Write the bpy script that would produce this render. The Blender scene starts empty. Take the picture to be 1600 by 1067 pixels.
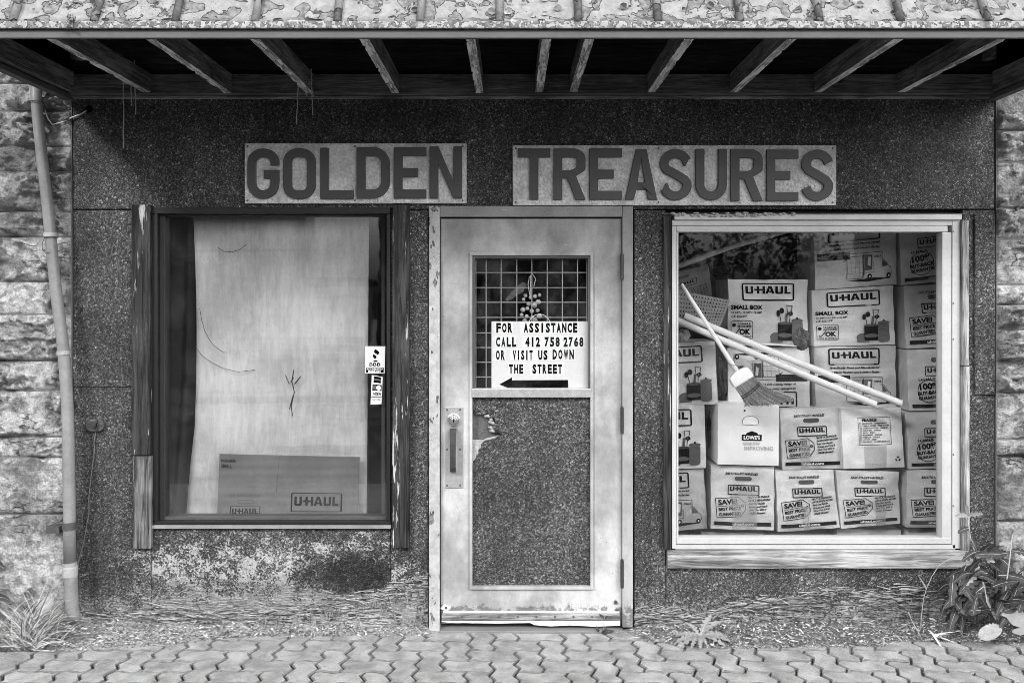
import bpy, bmesh, math, random
from mathutils import Vector, Matrix, noise as mnoise
from mathutils.geometry import tessellate_polygon
random.seed(7)
R = math.radians
SC = bpy.context.scene
COL = SC.collection
# ---------------------------------------------------------------- camera, sky, sun, exposure
D = 4.2            # camera to storefront, metres
EYE = 1.67
S = 314.0          # photo pixels per metre on the storefront plane
cam = bpy.data.cameras.new('camera'); camo = bpy.data.objects.new('camera', cam); COL.objects.link(camo)
camo.location = (0.0, -D, EYE); camo.rotation_euler = (R(90), 0, 0)
cam.sensor_width = 36; cam.lens = 36 * S * D / 1600; cam.shift_y = -72.5 / 1600; cam.shift_x = -1/1600
cam.clip_start = 0.05; cam.clip_end = 500
SC.camera = camo
SUN_EL, SUN_AZ = 35, -38      # azimuth: from the left of the viewer's back
w = bpy.data.worlds.new('World'); SC.world = w; w.use_nodes = True
nt = w.node_tree; nt.nodes.clear()
sky = nt.nodes.new('ShaderNodeTexSky'); sky.sky_type = 'NISHITA'; sky.sun_disc = False
sky.sun_elevation = R(SUN_EL); sky.sun_rotation = R(180 + SUN_AZ); sky.dust_density = 7; sky.air_density = 1.5
bw = nt.nodes.new('ShaderNodeRGBToBW'); bg = nt.nodes.new('ShaderNodeBackground'); wo = nt.nodes.new('ShaderNodeOutputWorld')
nt.links.new(sky.outputs[0], bw.inputs[0]); nt.links.new(bw.outputs[0], bg.inputs[0]); nt.links.new(bg.outputs[0], wo.inputs[0])
bg.inputs[1].default_value = 0.15
sl = bpy.data.lights.new('sun', 'SUN'); sl.energy = 1.9; sl.angle = R(10); sl.color = (1, 1, 1)
so = bpy.data.objects.new('sun', sl); COL.objects.link(so)
sd = Vector((math.sin(R(SUN_AZ)) * math.cos(R(SUN_EL)), -math.cos(R(SUN_AZ)) * math.cos(R(SUN_EL)), math.sin(R(SUN_EL))))
so.rotation_euler = sd.to_track_quat('Z', 'Y').to_euler(); so.location = sd * 20
SC.view_settings.view_transform = 'Standard'; SC.view_settings.look = 'None'
SC.view_settings.gamma = 1; SC.view_settings.use_curve_mapping = False
SC.view_settings.exposure = 0.6
SC.render.engine = 'CYCLES'
try:
    SC.cycles.use_denoising = True; SC.cycles.filter_width = 0.85; SC.cycles.denoising_input_passes = 'RGB_ALBEDO_NORMAL'; SC.cycles.denoising_prefilter = 'ACCURATE'
    SC.cycles.max_bounces = 6; SC.cycles.diffuse_bounces = 3; SC.cycles.transparent_max_bounces = 12
except Exception: pass

def PX(px, y=0.0): return (px - 801) / S * (D + y) / D
def PZ(py, y=0.0): return EYE + (461 - py) / S * (D + y) / D
def PT(px, py, y=0.0): return Vector((PX(px, y), y, PZ(py, y)))

def name_is_ink(n): return n in ('ink', 'ink_grey', 'band')
# ---------------------------------------------------------------- node helper
class NT:
    def __init__(s, name):
        s.m = bpy.data.materials.new(name); s.m.use_nodes = True
        s.t = s.m.node_tree; s.t.nodes.clear()
        s.out = s.n('ShaderNodeOutputMaterial')
        g = s.n('ShaderNodeNewGeometry'); s.pos = g.outputs['Position']; s.nrm = g.outputs['Normal']
        tc = s.n('ShaderNodeTexCoord'); s.obj = tc.outputs['Object']
    def n(s, k): return s.t.nodes.new(k)
    def l(s, v, sock):
        if v is None: return
        if isinstance(v, (int, float)):
            try: sock.default_value = v
            except Exception: sock.default_value = (v, v, v, 1)[:len(sock.default_value)]
        elif isinstance(v, tuple): sock.default_value = v
        else: s.t.links.new(v, sock)
    def math(s, op, a, b=0.0, c=None, clamp=False):
        n = s.n('ShaderNodeMath'); n.operation = op; n.use_clamp = clamp
        s.l(a, n.inputs[0]); s.l(b, n.inputs[1])
        if c is not None: s.l(c, n.inputs[2])
        return n.outputs[0]
    def add(s, a, b): return s.math('ADD', a, b)
    def mul(s, a, b): return s.math('MULTIPLY', a, b)
    def sub(s, a, b): return s.math('SUBTRACT', a, b)
    def ramp(s, v, a, b, lo=0.0, hi=1.0, smooth=True):
        n = s.n('ShaderNodeMapRange'); n.interpolation_type = 'SMOOTHSTEP' if smooth else 'LINEAR'
        s.l(v, n.inputs['Value']); s.l(a, n.inputs['From Min']); s.l(b, n.inputs['From Max']); s.l(lo, n.inputs['To Min']); s.l(hi, n.inputs['To Max'])
        return n.outputs[0]
    def mix(s, f, a, b):
        n = s.n('ShaderNodeMix'); n.data_type = 'FLOAT'; n.clamp_factor = True
        s.l(f, n.inputs[0]); s.l(a, n.inputs[2]); s.l(b, n.inputs[3]); return n.outputs[0]
    def vec(s, v=None, sc=(1, 1, 1), loc=(0, 0, 0), rot=(0, 0, 0)):
        n = s.n('ShaderNodeMapping'); s.l(v or s.pos, n.inputs[0]); n.inputs['Scale'].default_value = sc; n.inputs['Location'].default_value = loc; n.inputs['Rotation'].default_value = rot
        return n.outputs[0]
    def noise(s, scale, detail=4, rough=.55, v=None, dist=0.0):
        n = s.n('ShaderNodeTexNoise'); s.l(v or s.pos, n.inputs['Vector']); n.inputs['Scale'].default_value = scale
        n.inputs['Detail'].default_value = detail; n.inputs['Roughness'].default_value = rough; n.inputs['Distortion'].default_value = dist
        return n.outputs[0]
    def vor(s, scale, feat='F1', v=None, rnd=1.0, out='Distance'):
        n = s.n('ShaderNodeTexVoronoi'); n.feature = feat; s.l(v or s.pos, n.inputs['Vector']); n.inputs['Scale'].default_value = scale
        n.inputs['Randomness'].default_value = rnd
        return n.outputs[out]
    def cellrand(s, scale, v=None):
        c = s.vor(scale, v=v, out='Color'); sp = s.n('ShaderNodeSeparateColor'); s.l(c, sp.inputs[0]); return sp.outputs[0]
    def xyz(s, v=None):
        n = s.n('ShaderNodeSeparateXYZ'); s.l(v or s.pos, n.inputs[0]); return n.outputs
    def bump(s, h, strength=.5, dist=.01, nrm=None):
        n = s.n('ShaderNodeBump'); s.l(h, n.inputs['Height']); n.inputs['Strength'].default_value = strength; n.inputs['Distance'].default_value = dist
        if nrm is not None: s.l(nrm, n.inputs['Normal'])
        return n.outputs[0]
    def bsdf(s, col, rough=.6, nrm=None, metal=0.0, spec=.5, trans=0.0):
        if name_is_ink(s.m.name): spec = 0.0
        p = s.n('ShaderNodeBsdfPrincipled')
        s.l(col, p.inputs['Base Color']); s.l(rough, p.inputs['Roughness']); s.l(metal, p.inputs['Metallic']); s.l(spec, p.inputs['Specular IOR Level'])
        if nrm is not None: s.l(nrm, p.inputs['Normal'])
        s.t.links.new(p.outputs[0], s.out.inputs[0]); return s.m
def rnd(s):
    n = s.n('ShaderNodeObjectInfo'); return n.outputs['Random']

M = {}
def plain(name, c, rough=.6, metal=0.0, var=.25, sc=14, bump=.15):
    s = NT(name); a = s.noise(sc, 6, .65); b = s.noise(sc * 9, 3, .6)
    k = s.add(s.mul(s.sub(a, .5), var * 2.4), s.add(1, s.mul(s.sub(b, .5), var)))
    M[name] = s.bsdf(s.mul(k, c), rough, s.bump(b, bump, .004), metal); return M[name]

def pebble(name, peel=0.0, bare_bottom=0.0, dark=None, bright=1.0):
    """pebble-dashed coating; peel: the coat lost over light render; bare_bottom: height where the shredded board shows"""
    s = NT(name)
    r = s.cellrand(165); d = s.vor(165)
    wx = s.noise(2.2, 5, .6)
    c = s.math('POWER', r, 2.0); c = s.mix(c, .060, .38 * bright)
    sp = s.ramp(s.cellrand(120), .955, .975); c = s.mix(sp, c, .6)
    c = s.mul(c, s.ramp(d, .25, .62, 1.0, .3)); c = s.mul(c, s.ramp(wx, .3, .7, .66, 1.34)); c = s.mul(c, s.ramp(s.noise(5, 6, .65, v=s.vec(sc=(1.6, 1, .25))), .3, .65, .8, 1.12))
    hgt = s.ramp(d, .05, .6, 1.0, 0.0)
    zz = s.xyz()[2]
    if dark:   # a sooty stain with its own outline: centre x, z, radius x, radius z, strength
        X = s.xyz(); for_ = s.add(s.math('POWER', s.mul(s.sub(X[0], dark[0]), 1 / dark[2]), 2.0), s.math('POWER', s.mul(s.sub(X[2], dark[1]), 1 / dark[3]), 2.0))
        k = s.ramp(s.add(for_, s.mul(s.sub(s.noise(9, 5), .5), 2.2)), .0, 1.4, dark[4], 1.0)
    if peel > 0:
        n1 = s.noise(11, 8, .72, v=s.vec(sc=(1, 1, 1.6))); n2 = s.noise(95, 5, .7)
        mk = s.add(n1, s.mul(s.sub(n2, .5), .9))
        low = s.ramp(zz, .55, .30, -.10, .0) if bare_bottom else 0.0
        low = s.add(low, s.ramp(zz, .22, .10, 0.0, .15)) if bare_bottom else low
        Xp = s.xyz()[0]
        if bare_bottom:
            wob_ = s.mul(s.sub(s.noise(3, 4), .5), .5); xw = s.add(Xp, wob_); zw = s.add(zz, s.mul(wob_, .5))
            wl = s.mul(s.ramp(xw, PX(150), PX(290)), s.ramp(xw, PX(680), PX(600))); low = s.add(low, s.mul(s.mul(wl, s.ramp(zw, .60, .40)), .15))
        if dark: low = s.sub(low, s.ramp(s.add(for_, s.mul(s.sub(s.noise(14, 6, .7), .5), 2.4)), 1.3, .0, 0, .16))
        mk = s.ramp(s.add(mk, s.add(low, peel - 1)), .0, .04)
        fib = s.noise(13, 10, .78, v=s.vec(sc=(1, 1, 7)), dist=1.2)
        base = s.mix(s.ramp(fib, .35, .68), .10, .50); base = s.mul(base, s.ramp(s.noise(150, 3), .35, .65, .7, 1.15))
        smooth_ = s.mul(.47, s.ramp(s.noise(40, 4), .3, .7, .75, 1.15))
        base = s.mix(s.ramp(zz, .3, .2), smooth_, base)
        c = s.mix(mk, c, base)
        hgt = s.mix(mk, s.add(hgt, .6), s.mul(fib, 1.3))
    if dark: c = s.mul(c, k)
    M[name] = s.bsdf(c, .75, s.bump(hgt, 1.0, .0075), 0, .35); return M[name]

def stone():
    s = NT('stone'); z = s.obj
    n1 = s.noise(3.2, 9, .66); n2 = s.noise(22, 8, .7); n3 = s.noise(110, 4, .7)
    crk = s.vor(5.5, 'DISTANCE_TO_EDGE', v=s.vec(sc=(1, 1, 1.9)))
    c = s.mix(s.ramp(n1, .36, .62), .24, .60)
    c = s.mul(c, s.ramp(n2, .34, .64, .5, 1.25)); c = s.mul(c, s.ramp(n3, .3, .7, .78, 1.2))
    st = s.ramp(s.noise(5.0, 6, .7, v=s.vec(loc=(3, 1, 7), sc=(1, 1, 2.2))), .62, .70); c = s.mix(s.mul(st, .75), c, .05)
    c = s.mul(c, s.add(.82, s.mul(rnd(s), .38)))
    dv = s.n('ShaderNodeVectorMath'); dv.operation = 'MULTIPLY_ADD'; nv = s.n('ShaderNodeTexNoise'); s.l(s.pos, nv.inputs['Vector']); nv.inputs['Scale'].default_value = 9; nv.inputs['Detail'].default_value = 6
    s.l(nv.outputs['Color'], dv.inputs[0]); dv.inputs[1].default_value = (.16, .16, .16); s.l(s.vec(sc=(.5, 1, 2.4)), dv.inputs[2])
    ck = s.vor(8.5, 'DISTANCE_TO_EDGE', v=dv.outputs[0]); gate = s.ramp(s.noise(4, 3, v=s.vec(loc=(9, 2, 4))), .56, .62)
    ckm = s.mul(s.ramp(ck, .0, .035, 1.0, 0.0), gate); c = s.mix(s.mul(ckm, .75), c, .03)
    h = s.add(s.mul(n2, 1.0), s.mul(n3, .3)); h = s.sub(h, s.mul(ckm, .8)); h = s.add(h, s.mul(s.ramp(n1, .45, .5), .4))
    M['stone'] = s.bsdf(c, .85, s.bump(h, 1.0, .035), 0, .3)
stone()

def wood(name, lo, hi, axis='z', paint=0.0, pc=.6, sc=17, rough=.8):
    s = NT(name); st = {'x': (.06, 1, 1), 'y': (1, .06, 1), 'z': (1, 1, .06)}[axis]
    v = s.vec(sc=st); g = s.noise(sc * 8, 8, .72, v=v, dist=.8); g2 = s.noise(sc * 1.6, 5, .6, v=v, dist=1.6)
    f = s.add(s.mul(g, .7), s.mul(g2, .5))
    c = s.mix(s.ramp(f, .46, .76), lo, hi)
    c = s.mul(c, s.ramp(s.noise(5, 5), .3, .7, .7, 1.2))
    kn = s.ramp(s.vor(3.1, v=s.vec(sc=tuple(a * .5 + .5 if a < 1 else 1 for a in st))), .035, .07, .25, 1.0); c = s.mul(c, kn)
    h = f
    if paint:
        pm = s.add(s.noise(sc * 2.2, 7, .7, v=s.vec(sc=tuple(max(a, .14) for a in st))), s.mul(s.sub(s.noise(90, 3, v=v), .5), .35))
        pm = s.ramp(pm, 1 - paint, 1 - paint + .04); c = s.mix(pm, c, pc); h = s.add(f, s.mul(pm, .35))
    M[name] = s.bsdf(c, rough, s.bump(h, 1.0, .007), 0, .25); return M[name]
wood('wood_dark_z', .008, .075, 'z', .40, .5, sc=8)
wood('wood_grey_z', .02, .24, 'z', sc=9)
wood('wood_light_z', .07, .5, 'z', sc=9)
wood('wood_light_x', .09, .5, 'x', sc=9)
wood('rafter_wood', .045, .26, 'y')
wood('rafter_edge', .12, .7, 'y', .5, .75)
wood('ledger_wood', .05, .19, 'x')
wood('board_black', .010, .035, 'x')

def peeling(name, base=.62, under=.27, amount=.45, spots=True, sc=7.5, zs=1.0):
    """paint lost in rounded patches with dark lifted rims"""
    s = NT(name)
    n = s.noise(sc, 3, .5, v=s.vec(sc=(1, 1, zs)), dist=.5); v = s.vor(sc * 1.25, 'SMOOTH_F1', v=s.vec(sc=(1, 1, zs)))
    f = s.sub(s.add(n, s.mul(s.noise(60, 4), .10)), s.mul(v, .42))
    t = .56 - amount * .42
    m = s.ramp(f, t, t + .012); rim = s.mul(s.ramp(f, t - .02, t - .004), s.ramp(f, t + .022, t + .006))
    fl = s.noise(30, 7, .72)
    c1 = s.mul(base, s.ramp(fl, .3, .7, .72, 1.14)); c2 = s.mul(under, s.ramp(s.noise(45, 5), .3, .7, .6, 1.5))
    c = s.mix(m, c1, c2)
    if spots:
        sp = s.mul(s.ramp(s.noise(210, 2), .56, .62), s.ramp(s.noise(9, 4, .6, v=s.vec(loc=(5, 0, 2))), .5, .62)); c = s.mix(s.mul(sp, .8), c, .09)
    c = s.mix(s.mul(rim, .85), c, .05)
    h = s.add(s.mul(s.sub(1, m), 1.0), s.mul(s.noise(80, 3), .15)); h = s.add(h, s.mul(rim, .5))
    M[name] = s.bsdf(c, .6, s.bump(h, .8, .006), 0, .4); return M[name]
peeling('roof_paint', .30, .17, .34, sc=13)
peeling('rib_paint', .22, .10, .42)
peeling('lip_paint', .42, .16, .46, sc=60)
plain('frame_white', .48, .5, 0, .22, 7, .3)

def doorpaint(name, base, blotch=.5, x=None):
    s = NT(name)
    n1 = s.noise(3.4, 6, .62, v=s.vec(sc=(1, 1, .55))); n2 = s.noise(260, 2, .6); n3 = s.noise(14, 8, .72)
    c = s.mul(base, s.ramp(n1, .34, .66, 1 - blotch, 1.12)); c = s.mul(c, s.ramp(n3, .3, .7, .86, 1.1)); c = s.mul(c, s.ramp(n2, .3, .7, .93, 1.05))
    zz = s.xyz()[2]; X = s.xyz()[0]
    c = s.mul(c, s.ramp(zz, .75, 1.95, 1.0, .66))      # canopy shade painted into the colour, darkening towards the top
    sp = s.mul(s.ramp(s.noise(170, 2, .5), .66, .70), s.ramp(s.noise(6, 4), .5, .6)); c = s.mix(sp, c, .06)
    edge = s.ramp(zz, .19, .08, 0, .35); rust = s.ramp(s.add(s.noise(24, 7, .75), edge), .74, .84); c = s.mix(s.mul(rust, .8), c, .1)
    scr = s.ramp(s.noise(20, 2, .5, v=s.vec(sc=(.35, 1, 5), rot=(0, .35, 0))), .74, .76); c = s.mix(s.mul(scr, .5), c, .75)
    M[name] = s.bsdf(c, .42, s.bump(s.add(n3, s.mul(n2, .15)), .25, .003), 0, .45); return M[name]
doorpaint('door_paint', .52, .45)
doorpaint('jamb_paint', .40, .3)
peeling('jamb_peeled', .44, .16, .02, sc=26, zs=.5)

plain('black_metal', .008, .5, 0, .5); plain('black_bead', .03, .5)
plain('pipe_paint', .25, .45, 0, .45, 6); plain('pipe_collar', .38, .5, 0, .5, 9)
plain('steel_plate', .50, .35, .55, .35, 40, .3); plain('steel_bright', .62, .25, .85, .15); plain('rust_dark', .045, .6, .2, .5, 25)
plain('iron', .09, .55, .3, .4, 30); plain('fascia_metal', .09, .8, 0, .3, 5)
plain('ink', .004, .95, 0, .3); plain('ink_grey', .12, .6, 0, .3); plain('white_print', .75, .6, 0, .1)
plain('paper_white', .80, .55, 0, .06, 8); plain('sticker_white', .85, .4, 0, .04)
plain('cord', .12, .8, 0, .5, 60); plain('white_wire', .7, .4); plain('broom_plastic', .88, .35, 0, .04, 8, .02); plain('straw', .42, .7, 0, .9, 90); plain('straw_dark', .16); plain('band', .02)
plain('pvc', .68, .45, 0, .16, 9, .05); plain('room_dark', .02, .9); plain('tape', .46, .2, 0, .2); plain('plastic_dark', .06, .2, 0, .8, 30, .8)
plain('wire_grid', .42, .5, .2, .2); plain('bead_glass', .5, .12, 0, .5, 30); plain('twine', .38, .8, 0, .5, 60)
plain('chip_light', .66, .8, 0, .9, 60); plain('chip_dark', .10, .85, 0, .9, 60); plain('chip_mid', .34, .85, 0, .9, 70)
plain('grass_dry', .8, .6, 0, .7, 20); plain('grass_green', .22, .6, 0, .6, 20)
plain('leaf_dark', .035, .6, 0, .6, 30, .5); plain('leaf_vein', .38, .5); plain('leaf_pale', .25, .5, 0, .35, 35, .4); plain('stem_pale', .42, .6)
plain('leaf_white', .36, .6, 0, .6, 45, 1.0); plain('asphalt', .05, .9, 0, .4, 60, .5); plain('concrete', .2, .85, 0, .3, 12, .3)
plain('siding', .4, .6); plain('far_wall', .10, .8, 0, .3, 3); plain('far_dark', .06, .8); plain('nest', .35, .9, 0, .9, 120, 1.0); plain('splinter', .30, .85, 0, 1.0, 45, .5)
plain('joint_dirt', .19, .9, 0, .9, 25, .6); plain('stone_mortar', .16, .95, 0, .4, 40, .8); plain('joint_mortar', .08, .95, 0, .6, 60, .6)

def sheetmat():
    s = NT('translucent_sheet'); v = s.vec(sc=(1, 1, 1))
    a = s.noise(2.5, 6, .6); b = s.noise(35, 6, .7, v=s.vec(sc=(1, 1, .2))); cc = s.noise(240, 2)
    X = s.xyz(); wv = s.n('ShaderNodeTexWave'); wv.bands_direction = 'X'; s.l(s.pos, wv.inputs[0]); wv.inputs['Scale'].default_value = 60; wv.inputs['Distortion'].default_value = .4
    c = s.mul(.74, s.ramp(a, .3, .7, .72, 1.1)); c = s.mul(c, s.ramp(b, .3, .7, .84, 1.08)); c = s.mul(c, s.ramp(s.noise(1.6, 3, .5, v=s.vec(sc=(.15, 1, 6))), .55, .62, 1.0, .88)); c = s.mul(c, s.ramp(wv.outputs[1], 0, 1, .96, 1.02)); c = s.mul(c, s.ramp(cc, .3, .7, .93, 1.05))
    sp = s.ramp(s.noise(75, 3, .5), .745, .77); c = s.mix(s.mul(sp, .7), c, .12)
    M['sheet'] = s.bsdf(c, .6, s.bump(s.add(s.mul(s.noise(6, 6, .6, dist=1.5), 2.0), s.add(b, s.mul(cc, .2))), .5, .006), 0, .3)
sheetmat()
def cardmat(name, base):
    s = NT(name); a = s.noise(5, 6, .6); b = s.noise(130, 3, .6); fl = s.n('ShaderNodeTexWave'); fl.bands_direction = 'Z'; s.l(s.pos, fl.inputs[0]); fl.inputs['Scale'].default_value = 55; fl.inputs['Distortion'].default_value = .8
    c = s.mul(base, s.ramp(a, .3, .7, .78, 1.15)); c = s.mul(c, s.ramp(b, .3, .7, .95, 1.04)); c = s.mul(c, s.add(.88, s.mul(rnd(s), .24)))
    h = s.add(s.mul(fl.outputs[1], .12), s.mul(s.noise(11, 5, .6), 1.4))
    M[name] = s.bsdf(c, .42, s.bump(h, .45, .008), 0, .45)
cardmat('cardboard', .60); cardmat('cardboard_pale', .72); cardmat('cardboard_dark', .19)
def glassmat(name, dust=.05, refl=.06):
    s = NT(name)
    tr = s.n('ShaderNodeBsdfTransparent'); tr.inputs[0].default_value = (.93, .93, .93, 1)
    gl = s.n('ShaderNodeBsdfGlossy'); gl.inputs['Roughness'].default_value = .02
    s.l(s.bump(s.noise(2.4, 3, .5), .05, .02), gl.inputs['Normal'])
    lw = s.n('ShaderNodeLayerWeight'); lw.inputs[0].default_value = .5
    f5 = s.math('POWER', lw.outputs['Facing'], 4.0); f = s.add(refl, s.mul(f5, .6))
    m1 = s.n('ShaderNodeMixShader'); s.l(f, m1.inputs[0]); s.t.links.new(tr.outputs[0], m1.inputs[1]); s.t.links.new(gl.outputs[0], m1.inputs[2])
    df = s.n('ShaderNodeBsdfDiffuse'); df.inputs[0].default_value = (.55, .55, .55, 1)
    dn = s.add(s.mul(s.ramp(s.noise(4, 8, .72), .4, .75), dust), s.mul(s.ramp(s.noise(190, 2), .68, .72), dust * 2))
    m2 = s.n('ShaderNodeMixShader'); s.l(dn, m2.inputs[0]); s.t.links.new(m1.outputs[0], m2.inputs[1]); s.t.links.new(df.outputs[0], m2.inputs[2])
    s.t.links.new(m2.outputs[0], s.out.inputs[0]); M[name] = s.m
glassmat('glass', .025, .11); glassmat('clear_glass', .012, .045); glassmat('door_glass', .05, .035)
def signboard():
    s = NT('sign_board'); b = s.noise(75, 3, .5); v = s.vor(90)
    c = s.mul(.66, s.ramp(s.noise(8, 6), .3, .7, .75, 1.12)); c = s.mul(c, s.ramp(b, .35, .65, .82, 1.1))
    M['sign_board'] = s.bsdf(c, .6, s.bump(s.add(b, s.mul(v, .3)), .9, .008), 0, .4)
signboard()
plain('letter_paint', .055, .5, 0, .35, 9, .1)
def pavermat():
    s = NT('paver_concrete'); a = s.noise(9, 6, .65); b = s.noise(240, 3, .7); c3 = s.cellrand(260)
    c = s.mul(.44, s.ramp(a, .3, .7, .62, 1.2)); c = s.mul(c, s.ramp(b, .3, .7, .7, 1.25)); c = s.mul(c, s.add(.95, s.mul(rnd(s), .16)))
    c = s.mix(s.ramp(s.noise(95, 3), .67, .7), c, .09)
    M['paver'] = s.bsdf(c, .85, s.bump(s.add(b, s.mul(s.noise(60, 4), .8)), 1.0, .006), 0, .3)
pavermat()

# ---------------------------------------------------------------- mesh helpers
class MB:
    def __init__(s): s.v = []; s.f = []; s.mi = []
    def add(s, vs, fs, mi=0):
        o = len(s.v); s.v += [tuple(v) for v in vs]; s.f += [tuple(i + o for i in f) for f in fs]; s.mi += [mi] * len(fs); return s
    def box(s, x0, x1, y0, y1, z0, z1, mi=0):
        if x0 > x1: x0, x1 = x1, x0
        if z0 > z1: z0, z1 = z1, z0
        if y0 > y1: y0, y1 = y1, y0
        return s.add([(x0, y0, z0), (x1, y0, z0), (x1, y1, z0), (x0, y1, z0), (x0, y0, z1), (x1, y0, z1), (x1, y1, z1), (x0, y1, z1)],
                     [(0, 3, 2, 1), (4, 5, 6, 7), (0, 1, 5, 4), (1, 2, 6, 5), (2, 3, 7, 6), (3, 0, 4, 7)], mi)
    def pbox(s, px0, py0, px1, py1, yf, yb, mi=0):   # rectangle measured on the photo at depth yf
        return s.box(PX(px0, yf), PX(px1, yf), yf, yb, PZ(py0, yf), PZ(py1, yf), mi)
    def hexa(s, q, yb, mi=0, dx=0):     # q: four points (tl,tr,br,bl) front, extruded to yb
        b = [(p[0] + dx, yb, p[2]) for p in q]
        return s.add(list(q) + b, [(3, 2, 1, 0), (4, 5, 6, 7), (0, 1, 5, 4), (1, 2, 6, 5), (2, 3, 7, 6), (3, 0, 4, 7)], mi)
    def tube(s, pts, r, n=10, mi=0, cap=True):
        pts = [Vector(p) for p in pts]; m = len(pts); rs = r if isinstance(r, (list, tuple)) else [r] * m
        vs = []; up = None
        for i, p in enumerate(pts):
            t = (pts[min(i + 1, m - 1)] - pts[max(i - 1, 0)]).normalized()
            if up is None: up = Vector((0, 0, 1)) if abs(t.z) < .9 else Vector((0, 1, 0))
            a = t.cross(up).normalized(); b = a.cross(t).normalized(); up = b
            for k in range(n):
                an = 2 * math.pi * k / n; vs.append(p + (a * math.cos(an) + b * math.sin(an)) * rs[i])
        fs = [(i * n + k, i * n + (k + 1) % n, (i + 1) * n + (k + 1) % n, (i + 1) * n + k) for i in range(m - 1) for k in range(n)]
        if cap: fs += [tuple(range(n))[::-1], tuple((m - 1) * n + k for k in range(n))]
        return s.add(vs, fs, mi)
    def disc(s, c, r, h, n=20, axis='y', mi=0):
        c = Vector(c); d = Vector((0, -h, 0)) if axis == 'y' else Vector((0, 0, h)) if axis == 'z' else Vector((h, 0, 0))
        return s.tube([c, c + d * .8, c + d], [r, r, r * .86], n, mi)
    def build(s, name, mats, parent=None, bevel=0.0, smooth=False, seg=2):
        me = bpy.data.meshes.new(name); me.from_pydata(s.v, [], s.f)
        if not isinstance(mats, (list, tuple)): mats = [mats]
        for m in mats: me.materials.append(M[m])
        if len(mats) > 1: me.polygons.foreach_set('material_index', s.mi)
        if smooth: me.polygons.foreach_set('use_smooth', [True] * len(s.f))
        me.update(); o = bpy.data.objects.new(name, me); COL.objects.link(o)
        if parent: o.parent = parent; o.matrix_parent_inverse = parent.matrix_basis.inverted()
        if bevel:
            b = o.modifiers.new('bevel', 'BEVEL'); b.width = bevel; b.segments = seg; b.limit_method = 'ANGLE'; b.angle_limit = R(40)
        return o
def tag(o, label=None, cat=None, group=None, kind=None):
    if label: o['label'] = label
    if cat: o['category'] = cat
    if group: o['group'] = group
    if kind: o['kind'] = kind
    return o
def thing(name, loc, label, cat, group=None):
    o = bpy.data.objects.new(name, None); COL.objects.link(o); o.location = loc; o.empty_display_size = .05
    return tag(o, label, cat, group)
def jit(a): return random.uniform(-a, a)

# ---- flat glyph tools
def arc(cx, cy, rx, ry, a0, a1, n=8): return [(cx + rx * math.cos(R(a0 + (a1 - a0) * i / n)), cy + ry * math.sin(R(a0 + (a1 - a0) * i / n))) for i in range(n + 1)]
def rrect(x0, y0, x1, y1, r, n=5):
    return arc(x1 - r, y1 - r, r, r, 0, 90, n) + arc(x0 + r, y1 - r, r, r, 90, 180, n) + arc(x0 + r, y0 + r, r, r, 180, 270, n) + arc(x1 - r, y0 + r, r, r, 270, 360, n)
def stroke(p, w):
    L, Rr = [], []
    n = len(p)
    for i in range(n):
        a = Vector(p[max(i - 1, 0)]); b = Vector(p[i]); c = Vector(p[min(i + 1, n - 1)])
        d1 = (b - a).normalized() if i > 0 else (c - b).normalized(); d2 = (c - b).normalized() if i < n - 1 else d1
        t = (d1 + d2).normalized(); nn = Vector((-t.y, t.x)); k = w / 2 / max(.5, nn.dot(Vector((-d1.y, d1.x))))
        L.append(tuple(b + nn * k)); Rr.append(tuple(b - nn * k))
    return L + Rr[::-1]
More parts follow.
